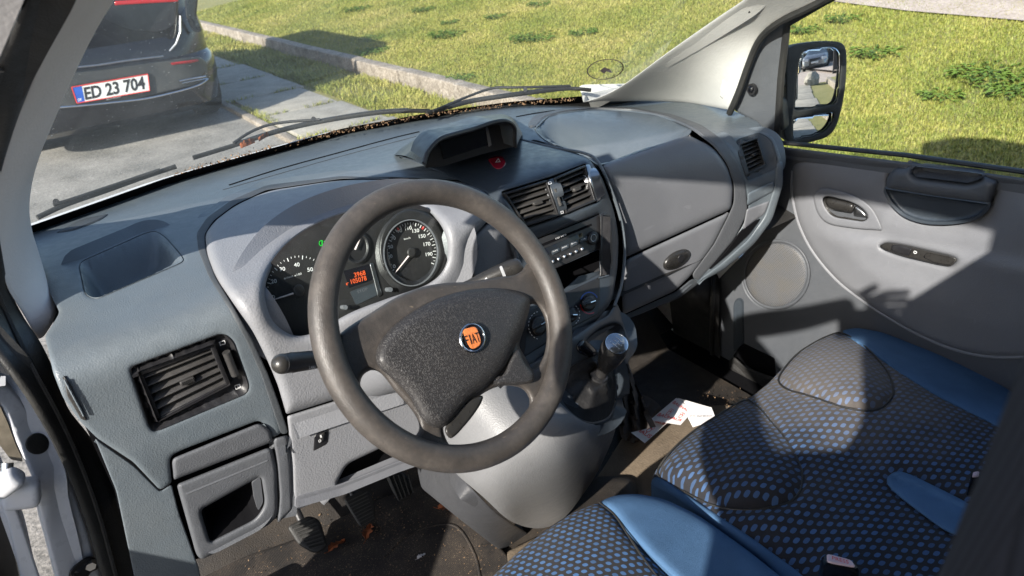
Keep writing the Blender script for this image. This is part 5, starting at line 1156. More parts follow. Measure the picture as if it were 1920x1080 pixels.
relief('vertical_channel', rp([(1376, 568, 8), (1384, 558, 8), (1393, 562, 6), (1394, 642, 2), (1376, 660, 4)], sp=4), X0, M['stack'], PD, h=.0015, bw=6, drop=-.003, sp=6, skirt=.002)
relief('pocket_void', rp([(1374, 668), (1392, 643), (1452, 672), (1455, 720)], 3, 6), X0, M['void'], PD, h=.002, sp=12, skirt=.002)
relief('map_pocket', rp([(1366, 676, 8), (1376, 668, 5), (1398, 688, 10), (1452, 708, 8), (1560, 760, 10), (1560, 900, 10), (1440, 780, 10), (1404, 748, 20), (1380, 720, 16), (1368, 700, 10)], sp=6), DX(.745), M['blackmat'], PD, bw=7, drop=.006, sp=10, skirt=.03)  # pocket front painted black for the shade that lies on it
# window frame and glass of that door
WX = DX(.795)
fm = MB()
def seg_box(mb, a, b, w, t, nrm=(1, 0, 0)):
    a, b = np.asarray(a, float), np.asarray(b, float); d = unit(b-a); n = unit(nrm); s = unit(np.cross(n, d)); mb.box((a+b)/2, np.linalg.norm(b-a)+w*.4, w, t, (d, s, np.cross(d, s)), bev=.004)
blt = WX(np.array([(1450, 262), (1462, 267), (1700, 291), (1920, 322), (2300, 376)]), 0)
MB().tube(blt, .009, 8, flat=.6).build('belt_seal', M['rubber'], PD)
pa = P(1457, 262, 'x', .79); pb = P(1476, 44, 'x', .765)
MB().tube([pa, P(1464, 150, 'x', .775), pb, P(1540, 5, 'x', .74), P(1640, -50, 'x', .72)], .010, 8, flat=.7).build('window_frame', M['rubber'], PD)
MB().grid([[NV(.80-.10*max(0, z-1.05)/.8*1, y, z) for y in np.linspace(.42, -.9, 12)] for z in np.linspace(.98, 1.83, 8)]).build('window_pane', M['sideglass'], PD)
relief('mirror_gusset', rp([(1376, 206, 4), (1400, 145, 10), (1420, 92, 16), (1442, 58, 10), (1470, 42, 6), (1462, 150, 6), (1452, 264, 6), (1440, 258, 6), (1415, 228, 8)], sp=6), s_tps([(1376, 206, 'x', .745), (1470, 42, 'x', .765), (1452, 264, 'x', .785), (1420, 92, 'x', .75)]), M['doordark'], PD, bw=5, drop=.004, sp=9, skirt=.02)
gx = P(1410, 167, 'x', .745)
MB().ball(gx, (.010, .010, .010)).build('tweeter_knob', M['gloss'], PD); MB().tube([gx+NV(.004, 0, 0), gx+NV(-.004, 0, 0)], .0135, 18).build('tweeter_base', M['black'], PD)
# ================================================================ DOOR MIRROR
RM = 1.8
vp = (1487, 108); d0 = unit(rays([vp])[0]); mn = unit(NV(0, -1, 0)-d0); mp0 = P(1530, 150, 'x', 1.0)
MS = s_plane(mp0, mn)
def msphere(vp, R, at):
    d1 = unit(rays([vp])[0]); n = unit(NV(0, -1, 0)-d1); pl_ = s_plane(MS(np.array([at], float))[0], n); cen = pl_(np.array([vp], float))[0]-R*n
    def f(uv, h=0):
        d = rays(uv); d = d/np.linalg.norm(d, axis=1)[:, None]; oc = CAM-cen; b = d @ oc; c = oc @ oc-R*R
        return CAM+d*(-b-np.sqrt(b*b-c)-np.asarray(h))[:, None]
    return f
MG = msphere((1487, 108), RM, (1530, 150)); MG2 = msphere((1493, 188), .9, (1525, 230))
SM = thing('door_mirror', 'black door mirror with two stacked mirror panes reflecting pavement and a parked car', 'door mirror', tuple(P(1462, 250, 'x', .84)))
hu = rp([(1503, 100, 12), (1512, 92, 14), (1549, 87, 14), (1567, 89, 12), (1575, 100, 12), (1576.5, 124, 10), (1572, 179, 10), (1566, 196, 8), (1494, 207, 5), (1488.5, 204, 5), (1492, 162, 10), (1497, 118, 10)], sp=4)
hl = rp([(1487, 222, 5), (1562, 209.5, 5), (1564, 218, 6), (1556, 238, 14), (1537, 252, 14), (1492, 262.5, 8), (1485.5, 257, 6), (1485, 236, 8)], sp=4)
house = rp([(1470, 96, 8), (1486, 84, 14), (1532, 77, 20), (1574, 77, 16), (1586, 88, 12), (1588, 115, 20), (1585, 165, 20), (1577, 209, 20), (1566, 243, 20), (1549, 259, 16), (1502, 271, 14), (1480, 269, 10), (1468, 255, 10), (1474, 180, 20)], sp=5)
for q, nm_ in ((hu, 'upper'), (hl, 'lower')):
    gl_ = relief('mirror_pane', q, MG if nm_ == 'upper' else MG2, M['mirror'], SM, h=.0, sp=5, skirt=.001, sharp=180, label=nm_+' mirror pane')
    if nm_ == 'lower': pass
HP = lambda uv, h=0: MS(uv, np.asarray(h))
relief('mirror_bezel', house, HP, M['blackmat'], SM, h=.005, bw=4, drop=.004, sp=7, holes=[hu, hl], skirt=.004)
hb = HP(house[::2], -.006); hc = hb.mean(0); rings = []
for s, k in ((0, .985), (.02, 1.0), (.05, .97), (.08, .88), (.11, .7), (.125, .4)): rings.append([hc+(q-hc)*k-mn*s for q in hb])
MB().loft(rings, (False, True)).build('housing_shell', M['blackmat'], SM)
ar = MB(); a = P(1452, 215, 'x', .79); b = P(1480, 215, 'x', .93)+NV(0, .03, 0)
ar.box((a+b)/2, np.linalg.norm(b-a)*1.1, .085, .055, (unit(b-a), (0, .2, 1), (0, 1, -.2)), bev=.015); ar.build('mirror_arm', M['blackmat'], SM)
ar = MB(); a = P(1450, 150, 'x', .79); b = P(1476, 150, 'x', .93)+NV(0, .03, 0)
ar.box((a+b)/2, np.linalg.norm(b-a)*1.1, .05, .05, (unit(b-a), (0, .2, 1), (0, 1, -.2)), bev=.015); ar.build('mirror_arm', M['blackmat'], SM)

# ================================================================ VAN BODY
VB = thing('van_body', 'white van cab shell with pillars, roof, windscreen and black door seals', 'van', (0, 0, GZ))
def cpt(u, v, cv, dt=0):
    t = PC_(u, v, cv); return (u, v, 't', t+dt)
PT = s_tps([cpt(215, 0, UPP), cpt(160, 95, UPP), cpt(100, 230, UPP), cpt(60, 340, UPP), (58, 430, 't', 1.17), (95, 550, 't', 1.09), cpt(137, 0, LOW), cpt(62, 150, LOW), cpt(30, 226, LOW), cpt(8, 300, LOW), cpt(-8, 430, LOW), cpt(12, 540, LOW), cpt(45, 590, LOW), (72, 637, 't', 1.045), (107, 590, 't', 1.07), cpt(228, -200, LOW), cpt(335, -200, UPP)])
relief('driver_pillar_trim', rp([(335, -200, 4), (215, 0, 20), (188, 42, 30), (160, 95, 30), (130, 160, 30), (100, 230, 30), (74, 292, 30), (60, 340, 30), (54, 390, 20), (59, 430, 20), (75, 480, 20), (95, 550, 20), (109, 583, 10), (100, 604, 12), (82, 632, 8), (70, 637, 6), (45, 590, 20), (12, 540, 20), (-8, 430, 20), (-10, 350, 20), (8, 300, 20), (30, 226, 30), (62, 150, 30), (103, 56, 30), (135, 0, 20), (228, -200, 4)], sp=8), PT, M['pinktrim'], VB, bw=9, drop=.006, sp=12, skirt=.006)
ST2 = s_tps([cpt(137, 0, LOW, -.01), cpt(62, 150, LOW, -.01), cpt(6, 305, LOW, -.01), cpt(-2, 440, LOW, -.01), cpt(47, 600, LOW, -.01), (74, 637, 'y', .35), (45, 0, 't', PC_(137, 0, LOW)-.06), (0, 105, 't', PC_(62, 150, LOW)-.07), (-72, 350, 't', PC_(-2, 440, LOW)-.08), (0, 673, 'y', .29), (91, 815, 'y', .28), (171, 820, 'y', .33), (260, 1017, 'y', .32), (188, 1080, 'y', .27), (330, 1180, 'y', .32), cpt(228, -200, LOW, -.01), (120, -200, 't', PC_(228, -200, LOW)-.05)])
relief('door_seal', rp([(228, -200, 4), (160, -40, 20), (137, 0, 20), (105, 52, 30), (62, 150, 30), (32, 225, 30), (6, 305, 30), (-8, 370, 20), (-2, 440, 20), (15, 540, 20), (47, 600, 20), (74, 637, 20), (98, 685, 20), (127, 767, 20), (171, 820, 20), (214, 916, 30), (260, 1017, 30), (330, 1180, 10), (225, 1180, 10), (188, 1080, 20), (164, 993, 30), (130, 897, 30), (91, 815, 30), (48, 743, 30), (-4, 673, 20), (-75, 600, 20), (-90, 480, 30), (-92, 350, 30), (-50, 220, 30), (0, 105, 30), (45, 0, 20), (120, -200, 4)], sp=8), ST2, M['rubber'], VB, bw=24, drop=.016, sp=9, skirt=.03)
ribbon('seal_groove', [(0, 130), (-30, 240), (-48, 370), (-30, 480), (20, 605), (62, 690), (108, 775), (148, 862), (184, 960), (215, 1070), (240, 1160)], ST2, M['blackmat'], VB, rad=.0035, lift=.001)
# outer pillar paint at the very top left, and lower A-post
relief('outer_pillar', rp([(45, 0), (82, -70), (-60, -70), (-60, 215), (-50, 205), (0, 105)], 4, 12), s_plane(P(20, 30, 't', PC_(137, 0, LOW)-.06), CAM-P(60, 60, 't', 1)), M['cornergrey'], VB, sp=30, skirt=.02)
WP = s_tps([(0, 673, 'y', .32), (91, 815, 'y', .32), (188, 1080, 'y', .31), (0, 760, 'y', .30), (65, 930, 'y', .287), (105, 1080, 'y', .278), (70, 1200, 'y', .27)])
relief('door_post', rp([(-60, 700, 2), (-2, 700, 6), (44, 748, 20), (93, 815, 20), (132, 897, 20), (166, 993, 20), (190, 1080, 20), (230, 1190, 6), (140, 1200, 6), (101, 1078, 14), (84, 1010, 14), (73, 972, 14), (66, 940, 12), (64, 905, 14), (48, 868, 14), (28, 828, 14), (14, 790, 14), (0, 760, 10), (-60, 740, 6)], sp=7), WP, M['white'], VB, bw=10, drop=.012, sp=9, skirt=.04, bumps=[(90, 950, 14, 50, .004), (60, 800, 20, 40, -.003)])
relief('rubber_plug', ell(70, 832, 23, 20, -10, 32), WP, M['rubber'], VB, h=.004, bw=6, drop=.003, sp=6, skirt=.006)
bl = thing('door_check_bracket', 'black bolted door check bracket at the foot of the white door post', 'bracket', tuple(P(165, 1060, 'y', .2)))
relief('bracket_plate', cc([(131, 1070), (150, 1052), (168, 1043), (184, 1050), (184, 1066), (170, 1074), (160, 1090), (130, 1085)], 4), WP, M['black'], bl, h=.012, bw=5, drop=.006, sp=5, skirt=.012)
c = WP(np.array([(170, 1060.)]), .016)[0]; MB().tube([c+NV(0, .01, 0), c-NV(0, .004, 0)], .0075, 6).build('bolt_head', M['silver'], bl)
# passenger side pillar trim
QT = s_tps([(1090, 189, 'z', 1.135), (1190, 186, 'z', 1.11), (1290, 189, 'z', 1.10), (1372, 206, 'x', .73), (1200, 135, 'y', .66), (1390, 0, 'y', .37), (1545, 0, 'x', .72), (1430, 70, 'x', .73), (1500, -150, 'y', .15), (1700, -150, 'x', .66)])
relief('passenger_pillar_trim', rp([(1092, 192, 4), (1130, 180, 20), (1165, 162, 20), (1200, 137, 20), (1245, 103, 20), (1292, 70, 20), (1345, 33, 20), (1398, -2, 20), (1520, -120, 4), (1700, -120, 4), (1548, 0, 14), (1505, 18, 14), (1470, 34, 14), (1440, 52, 14), (1420, 75, 20), (1403, 120, 20), (1385, 170, 20), (1372, 207, 6), (1290, 192, 20), (1190, 189, 20)], sp=8), QT, M['cream'], VB, bw=8, drop=.008, sp=12, skirt=.05)
MB().tube(QT(cc([(1368, 212), (1385, 172), (1403, 122), (1421, 80), (1442, 56), (1472, 36), (1510, 18), (1560, -8), (1650, -60)], 10, False), .006), .0085, 8).build('door_seal', M['rubber'], VB)
relief('trim_screw', ell(1405, 24, 2.2, 2.2, 0, 12), QT, M['black'], VB, h=.007, sp=3, skirt=.002)
# windscreen sheet
bot = [P(-60, 470, 'z', 1.165), P(62, 428, 'z', 1.165), P(320, 336, 'z', 1.165), P(640, 246, 'z', 1.165), P(805, 216, 'z', 1.165), P(950, 196, 'z', 1.155), P(1090, 185, 'z', 1.13), P(1250, 160, 'z', 1.10)]
rz = lambda x: 2.0-.06*x*x-.13*float(sstep(-.3, .7, x))
top = [NV(x, -.36-.06*x*x, rz(x)) for x in np.linspace(-.66, .70, len(bot))]
def wsp(s, t, o=0):
    q = s*(len(bot)-1); i = min(int(q), len(bot)-2); f = q-i
    b_ = bot[i]*(1-f)+bot[i+1]*f; t_ = top[i]*(1-f)+top[i+1]*f; p = b_*(1-t)+t_*t
    return p+NV(0, .05, .05)*math.sin(math.pi*t)*.7
wsg = MB().grid([[wsp(i/40, j/20) for j in range(21)] for i in range(41)]).build('windscreen', M['windscreen'], VB, sharp=180)
strip_ = MB().grid([[wsp(i/40, -.03+.042*j/4)+NV(0, -.004, .0) for j in range(5)] for i in range(41)]).build('windscreen_black_band', M['void'], wsg)
STK = s_tps([(1135, 130, 'y', .76), (1100, 140, 'y', .80), (1170, 110, 'y', .68), (1135, 160, 'y', .80), (1135, 100, 'y', .72)])
wv = []
mk = MB(); R0 = (35, 19)
def ep(a, k): r = math.radians(-9); x, y = R0[0]*k*math.cos(a), R0[1]*k*math.sin(a); return (1135+x*math.cos(r)-y*math.sin(r), 130+x*math.sin(r)+y*math.cos(r))
for i in range(48):
    a0, a1 = 2*math.pi*i/48, 2*math.pi*(i+1)/48; mk.add(STK(np.array([ep(a0, 1), ep(a1, 1), ep(a1, .93), ep(a0, .93)])), [(0, 1, 2, 3)])
for i in range(12):
    a = 2*math.pi*i/12; w = .02; mk.add(STK(np.array([ep(a-w, .9), ep(a+w, .9), ep(a+w*1.3, .76), ep(a-w*1.3, .76)])), [(0, 1, 2, 3)])
mk.add(STK(np.array([(1124, 133), (1133, 126), (1144, 130), (1148, 137), (1137, 134), (1133, 138)])), [(0, 1, 2, 3, 4, 5)])
sk = mk.build('round_toll_sticker', simple('sticker_print', (.06, .035, .03), .6), wsg, False)
# cowl, bonnet
def basept(s, dy, z): p = wsp(s, 0); return NV(p[0], p[1]+dy, z)
cw = []
for i in range(41):
    s = i/40; p = wsp(s, 0)
    cw.append([NV(p[0], p[1]+.0, p[2]-.03), NV(p[0], p[1]+.02, p[2]-.012), NV(p[0]*1.01, p[1]+.06, p[2]-.02), NV(p[0]*1.02, p[1]+.10, p[2]-.035)])
MB().grid(cw).build('scuttle_panel', M['black'], VB)
bn = []
for i in range(31):
    s = i/30; p = wsp(s, 0); x = p[0]*1.03; row = []
    for y_, z_ in ((.095, -.030), (.11, -.022), (.13, -.030), (.25, -.09), (.45, -.24), (.6, -.42), (.66, -.62)): row.append(NV(x*(1-.12*y_), p[1]+y_, p[2]+z_-.10*abs(x)**3*0))
    bn.append(row)
MB().grid(bn).build('bonnet', M['white'], VB)
# roof, headers, rear wall, far body side
rf = []
for i in range(17):
    x = -.70+1.42*i/16
    rf.append([NV(x, y, rz(x)-(.10 if y < -.85 else 0)) for y in (-.34, -.6, -.9, -1.5, -2.6)])
MB().grid(rf).build('roof_lining', M['cream'], VB)
rf2 = [[p+NV(0, 0, .012) for p in r] for r in rf]; MB().grid(rf2).build('roof_skin', M['white'], VB)
MB().tube([NV(x, -.35-.06*x*x, rz(x)-.02) for x in np.linspace(-.72, .72, 15)], .022, 10).build('windscreen_header', M['cream'], VB)
pc_ = [((.47, .80), (.98, 1.0)), ((.40, 1.14), (.84, 1.19)), ((.32, 1.33), (.60, 1.32)), ((.26, 1.40), (.47, 1.41)), ((.05, 1.53), (.25, 1.52)), ((-.2, 1.71), (-.2, 1.79))]
MB().grid([[NV((-.93, -.925, -.915, -.90, -.83, -.80)[i]+.02*k, l[0]+(u[0]-l[0])*k, l[1]+(u[1]-l[1])*k) for k in (0, .25, .5, .75, 1)] for i, (l, u) in enumerate(pc_)]).build('outer_pillar_skin', M['white'], VB)
rl_ = []
for y in np.linspace(-.10, -1.1, 18):
    zl = np.interp(-y, -LOW[:, 0], LOW[:, 1]); zu = np.interp(-y, -UPP[:, 0], UPP[:, 1])+.01; s_ = (y-.3)/-1.4; x = -.775+.06*min(1, (zl-1.3)/.5)
    rl_.append([NV(x-.02, y, zl), NV(x-.035, y, (zl+zu)/2), NV(x+.02, y, zu), NV(x+.045, y, zu+.01), NV(x+.04, y, (zl+zu)/2), NV(x+.01, y, zl)])
MB().loft(rl_).build('driver_roof_rail', M['white'], VB)
rl_ = []
for y in np.linspace(-.05, -1.1, 20):
    zl = np.interp(-y, -LOW[:, 0], LOW[:, 1]); zu = min(1.83, np.interp(-y, -UPP[:, 0], UPP[:, 1])+.01); zl = min(zl, 1.80); x = .80-.06*min(1, (zl-1.3)/.5)
    if y < 1: rl_.append([NV(x+.02, y, zl), NV(x+.035, y, (zl+zu)/2), NV(x-.02, y, zu), NV(x-.045, y, zu+.01), NV(x-.04, y, (zl+zu)/2), NV(x-.01, y, zl)])
MB().loft(rl_).build('passenger_roof_rail', M['cream'], VB)
MB().box((-.80, -1.08, 1.15), .10, .22, 1.7, bev=.03).build('driver_b_pillar', M['white'], VB)
MB().box((.78, -1.0, 1.15), .08, .2, 1.7, bev=.03).build('passenger_b_pillar', M['white'], VB)
MB().box((0, -1.02, 1.2), 1.5, .03, 1.7).build('rear_bulkhead', M['doordark'], VB)
MB().box((.80, -2.2, .95), .05, 2.4, 1.4, bev=.02).build('van_side_panel', M['white'], VB)
MB().box((-.86, -2.2, 1.05), .05, 2.4, 1.6, bev=.02).build('van_side_panel', M['white'], VB)
MB().box((.80, .0, .5), .03, 1.6, .36).build('lower_door_skin', M['white'], VB)
MB().box((0, .1, .30), 1.7, 2.0, .05).build('underbody', M['void'], VB)
# passenger door sill and post visible past the glove box
KP = s_tps([(1300, 560, 'y', .52), (1345, 520, 'x', .78), (1330, 700, 'x', .76), (1300, 740, 'x', .72), (1260, 620, 'y', .7), (1400, 780, 'z', .37), (1460, 760, 'z', .36)])
relief('kick_panel', rp([(1255, 560, 6), (1300, 528, 6), (1350, 505, 6), (1348, 620, 10), (1352, 695, 20), (1372, 735, 20), (1410, 760, 14), (1470, 800, 6), (1440, 830, 6), (1350, 765, 20), (1300, 735, 20), (1272, 700, 14)], sp=7), KP, M['blackmat'], VB, bw=6, drop=.006, sp=10, skirt=.02)
MB().tube(KP(cc([(1338, 520), (1334, 600), (1338, 690), (1352, 730), (1390, 770), (1440, 800)], 8, False), .008), .007, 8).build('sill_seal', M['rubber'], VB)
relief('door_sill', rp([(1345, 705, 10), (1370, 742, 14), (1405, 765, 14), (1480, 810, 8), (1465, 830, 6), (1390, 790, 14), (1335, 745, 10), (1325, 725, 6)], sp=6), KP, M['brownrubber'], VB, h=.012, bw=5, drop=.006, sp=8, skirt=.01)
# open driver door: edge and hinge
DL = MB(); dq = NV(-.71, -.70, 0); dq = unit(dq); dn = NV(-.70, .71, 0)
DD = thing('driver_door', 'open white driver door seen edge on beside its hinge', 'door', (-.95, .3, .4))
DP = s_axis('y', .27)
relief('door_edge', rp([(-60, 700, 8), (0, 872, 10), (20, 920, 10), (48, 1000, 10), (78, 1090, 10), (110, 1200, 6), (60, 1200, 6), (40, 1090, 10), (14, 980, 10), (-60, 800, 8)], sp=6), DP, M['white'], DD, bw=6, drop=.006, sp=8, skirt=.02)
relief('door_card', rp([(-80, 820), (0, 935), (14, 985), (38, 1090), (60, 1200), (-80, 1200)], 6, 8), s_axis('y', .29), M['black'], DD, sp=16, skirt=.03)
DL.box(NV(-1.03, .27, .72)+dq*.50, 1.0, .05, .74, (dq, dn, (0, 0, 1)), bev=.02).build('door_shell', M['white'], DD)
MB().box(NV(-1.03, .27, .72)+dq*.50-dn*.035, .96, .03, .70, (dq, dn, (0, 0, 1)), bev=.01).build('inner_panel', M['doordark'], DD)
hg = MB(); hg.box(P(40, 925, 'y', .27), .045, .03, .04, (unit(NV(1, -.2, -.3)), (.2, 1, 0), unit(NV(.3, 0, 1))), bev=.01); hg.box(P(12, 905, 'y', .25), .04, .03, .03, (unit(NV(1, -.2, .5)), (.2, 1, 0), unit(NV(-.5, 0, 1))), bev=.01); hg = hg.build('hinge', M['white'], DD)
MB().tube([P(14, 868, 'y', .26), P(12, 900, 'y', .25)], .007, 10).build('hinge_pin', M['silver'], hg)
relief('wing_inner', rp([(-60, 660), (0, 762), (14, 792), (28, 830), (44, 866), (20, 862), (0, 835), (-60, 760)], 5, 7), s_axis('y', .30), simple('zinc_metal', (.30, .26, .2), .4, .6, var=.3), DD, sp=12, skirt=.01)
# ================================================================ WIPERS
def wpath(q, z0=1.195): return q
WS2 = s_tps([(360, 294, 'z', 1.185), (440, 268, 'z', 1.19), (600, 226, 'z', 1.2), (810, 203, 'z', 1.19), (930, 163, 'z', 1.2), (1075, 163, 'z', 1.175), (120, 385, 'z', 1.17), (250, 340, 'z', 1.17), (880, 185, 'z', 1.185), (1000, 175, 'z', 1.18)])
def wiper(label, blade, arm, pivot):
    t = thing('windscreen_wiper', label, 'wiper', tuple(WS2(np.array([pivot], float))[0]), 'wipers on the windscreen')
    MB().tube(WS2(cc(blade, 8, False), 0), .0042, 8, flat=1.3).build('blade', M['rubber'], t)
    MB().tube(WS2(cc([(u, v-4) for u, v in blade[1:-1]], 8, False), .004), .0024, 6).build('blade_frame', M['black'], t)
    MB().tube(WS2(cc(arm, 6, False), .012), .0036, 8).build('arm', M['blackmat'], t)
    MB().tube([WS2(np.array([pivot], float), .0)[0], WS2(np.array([pivot], float), .02)[0]], .006, 12).build('pivot_cap', M['black'], t)
wiper('left wiper lying along the foot of the windscreen behind the instrument hood', [(362, 296), (441, 272), (516, 248), (597, 229), (704, 212), (766, 208), (806, 208)], [(438, 268), (469, 248), (501, 235), (535, 229), (572, 226), (600, 224)], (588, 223))
wiper('right wiper resting in front of the passenger side of the windscreen', [(800, 212), (845, 200), (885, 190), (950, 180), (1010, 172), (1070, 166), (1108, 169)], [(812, 208), (860, 188), (907, 170), (932, 164), (960, 164), (1010, 163), (1068, 161)], (985, 168))
wiper('dark lower wiper blade at the far left corner of the windscreen', [(70, 408), (120, 385), (200, 357), (270, 332), (330, 312)], [(100, 384), (130, 375), (220, 345), (300, 318)], (105, 378))
# leaf litter in the scuttle
lt = MB()
for i in range(900):
    u = random.choice((random.uniform(325, 520), random.uniform(325, 1080), random.uniform(600, 1080))); base_v = np.interp(u, [320, 480, 640, 805, 950, 1090], [330, 284, 243, 212, 193, 182])
    v = base_v-abs(random.gauss(0, 1))*2.6*(1.8 if u < 520 else 1)+2; p = WS2(np.array([(u, v)]))[0]-NV(0, 0, .008*random.random()); s = random.uniform(.001, .0036)
    a = NV(*np.random.normal(size=3)); a = unit(a)*s; b = unit(np.cross(a, np.random.normal(size=3)))*s*.7; lt.add([p-a, p+b, p+a, p-b], [(0, 1, 2, 3)])
o = lt.build('leaf_litter', simple('dry_litter', (.22, .13, .07), .9, var=.8, nscale=300), None, False); tag(o, 'dry brown leaf litter caught along the foot of the windscreen', 'leaf litter', kind='stuff')
def bigleaf(label, u, v, s, rot):
    p = WS2(np.array([(u, v)], float), .004)[0]; t = thing('fallen_leaf', label, 'leaf', tuple(p), 'dry leaves outside the windscreen'); g = []
    a = NV(math.cos(rot), math.sin(rot), .2); b = unit(np.cross(a, NV(0, .6, 1)))
    for i in range(9):
        x = i/8; w = math.sin(math.pi*x)**.6*(.4+.15*math.sin(x*19)); g.append([p+a*s*(x-.5)+b*s*w*k+NV(0, 0, s*.3*abs(k)) for k in (-1, -.5, 0, .5, 1)])
    MB().grid(g).build('blade', M['leaf'], t)
bigleaf('curled brown leaf caught at the left wiper joint', 495, 260, .03, .3); bigleaf('flat dry leaf under the left wiper blade', 465, 273, .035, -.2)
# ================================================================ OUTDOORS
def struct(name, mb, mat, label=None):
    o = mb.build(name, mat, None, smooth=False); o['kind'] = 'structure'; 
    if label: o['label'] = label
    return o
def sheet(name, x0, x1, y0, y1, z, mat, label=None, n=1, fz=None):
    g = []
    for i in range(n+1):
        x = x0+(x1-x0)*i/n; g.append([NV(x, y0+(y1-y0)*j/n, z if fz is None else fz(x, y0+(y1-y0)*j/n)) for j in range(n+1)])
    return struct(name, MB().grid(g), mat, label)
sheet('ground', -300, 300, -300, 300, GZ-.03, M['asphalt'], 'road surface reaching the horizon')
sheet('road', -40, .78, -80, 80, GZ, M['asphalt'], 'pale worn asphalt road')
def lz(x, y): return float(lzv(x, y))
lzv = lambda x, y: GZ+.13+.13*np.clip(x-2.35, 0, 8)*sstep(-9, -5, y)+.015*np.sin(x*1.3)*np.sin(y*.9)
def PLW(u, v, dz=0):
    z = GZ+.2
    for _ in range(25): p = P(u, v, 'z', z); z = lz(p[0], p[1])+dz
    return P(u, v, 'z', z)
KX = 2.25
lw = sheet('lawn', KX+.10, 40, -7.6, 60, 0, M['soil'], 'sunny mown lawn beyond the kerb', 60, lambda x, y: lz(x, y))
vg = sheet('verge', .78, KX, -7.6, 60, GZ+.012, M['soil'], 'strip of earth and grass between slabs and kerb')
pe = [PLW(1920, 40), PLW(1700, 8), PLW(1480, -6), PLW(1250, -30)]; e0, e1 = pe[0], pe[-1]; pd_ = (e1-e0)/np.linalg.norm((e1-e0)[:2])
g = MB(); g.grid([[NV(q[0]+k, q[1], lz(q[0]+k, q[1])+.02) for k in np.linspace(0, 5, 6)] for q in [e0-pd_*25, e0-pd_*12, e0-pd_*5]+pe+[e1+pd_*5, e1+pd_*20]]); gp = struct('gravel_path', g, M['gravel'], 'pale gravel path along the far side of the lawn')
sheet('driveway', .6, 14, -14.5, -7.6, GZ+.02, M['gravel'], 'gravel driveway crossing behind the van')
SL = None
edges = [-7.55+1.0*i for i in range(0, 29)]
ys = [3.45, 4.45, 5.40, 6.32, 7.32, 8.45, 9.5, 10.6, 11.7, 12.8, 13.9]; ys = [3.45-1.0*i for i in range(11, 0, -1)]+ys
for i in range(len(ys)-1):
    t = MB(); a, b = ys[i]+.012, ys[i+1]-.012; xl = .86+.03*math.sin(i*2.1); xr = 1.56+.03*math.cos(i*1.7); tl = .012*math.sin(i*1.9)
    t.box(((xl+xr)/2, (a+b)/2, GZ+.005), xr-xl, b-a, .06, ((1, 0, tl), (0, 1, 0), (-tl, 0, 1)), bev=.008)
    o = t.build('paving_slab', M['slab'], None)
    tag(o, 'large weathered concrete paving slab in the footpath', 'paving slab', 'footpath slabs in one row', 'thing')
for i in range(24):
    a = -7.5+1.0*i; t = MB(); t.box((KX+.04*math.sin(i*3.3)*.2, a+.5, GZ+.07), .13, .985, .19, bev=.014)
    o = t.build('kerb_stone', M['kerbm'], None); tag(o, 'rough granite kerb stone edging the lawn', 'kerb stone', 'kerb stones along the lawn', 'thing')
for i in range(9):
    t = MB(); t.box((.80, 4.4+i*.9, GZ+.008), .07, .88, .05, bev=.01); o = t.build('edging_stone', M['kerbm'], None); tag(o, 'narrow edging stone between road and footpath', 'edging stone', 'edging stones along the road', 'thing')
# grass
def infr(p, m=.25):
    c = (p-CAM) @ MW; z = c[:, 2]; u = FPX*c[:, 0]/z; v = -FPX*c[:, 1]/z
    return (z > .3) & (np.abs(u) < 960*(1+m)) & (np.abs(v) < 540*(1+m*1.2))
rs_ = np.random.RandomState(3)
def blades(name, n, xr, yr, zf, hgt, wid, mat, label, cat, dens=None, curl=.6, power=1.0):
    x = rs_.uniform(*xr, n); y = rs_.uniform(*yr, n); z = zf(x, y); p = np.stack([x, y, z], 1)
    m = infr(p); p = p[m]; dist = np.linalg.norm(p-CAM, axis=1); keep = rs_.rand(len(p)) < np.clip((4.2/dist)**power, 0, 1); p = p[keep]
    if dens is not None: p = p[rs_.rand(len(p)) < dens(p)]
    k = len(p); dist = np.linalg.norm(p-CAM, axis=1); a = rs_.uniform(0, 2*np.pi, k); h = hgt*rs_.uniform(.5, 1.3, k)*(1+.05*dist); w = wid*rs_.uniform(.7, 1.4, k)*(1+.09*dist)
    d = np.stack([np.cos(a), np.sin(a), np.zeros(k)], 1); s = np.stack([-np.sin(a), np.cos(a), np.zeros(k)], 1); lean = rs_.uniform(.15, 1.2, k)*curl*1.6
    up = NV(0, 0, 1); mid = p+d*(h*lean*.35)[:, None]+up*(h*.6)[:, None]; tip = p+d*(h*lean)[:, None]+up*(h*.95)[:, None]
    V = np.stack([p-s*(w/2)[:, None], p+s*(w/2)[:, None], mid+s*(w*.4)[:, None], mid-s*(w*.4)[:, None], tip], 1).reshape(-1, 3)
    b = np.arange(k)*5; me = bpy.data.meshes.new(name)
    q = np.stack([b, b+1, b+2, b+3], 1); t3 = np.stack([b+3, b+2, b+4], 1)
    me.vertices.add(len(V)); me.vertices.foreach_set('co', V.ravel())
    me.loops.add(k*7); me.loops.foreach_set('vertex_index', np.concatenate([q, t3], 1).ravel())
    me.polygons.add(k*2); ls = np.stack([np.arange(k)*7, np.arange(k)*7+4], 1).ravel(); me.polygons.foreach_set('loop_start', ls)
    me.update(calc_edges=True); me.validate(); me.materials.append(mat)
    o = bpy.data.objects.new(name, me); COL.objects.link(o); return tag(o, label, cat, kind='stuff')
blades('lawn_grass', 2600000, (KX+.08, 10.5), (-.8, 15), lzv, .018, .0027, M['grass'], 'short yellow-green grass covering the lawn', 'grass', power=1.35)
pat = lambda p: .25+.75*(np.sin(p[:, 0]*7+1)*np.sin(p[:, 1]*3.1) > -.1)
blades('verge_grass', 60000, (1.60, KX-.05), (2.5, 13), lambda x, y: GZ+.01+0*x, .04, .004, M['grass'], 'ragged grass in the strip beside the kerb', 'grass', pat, .8)
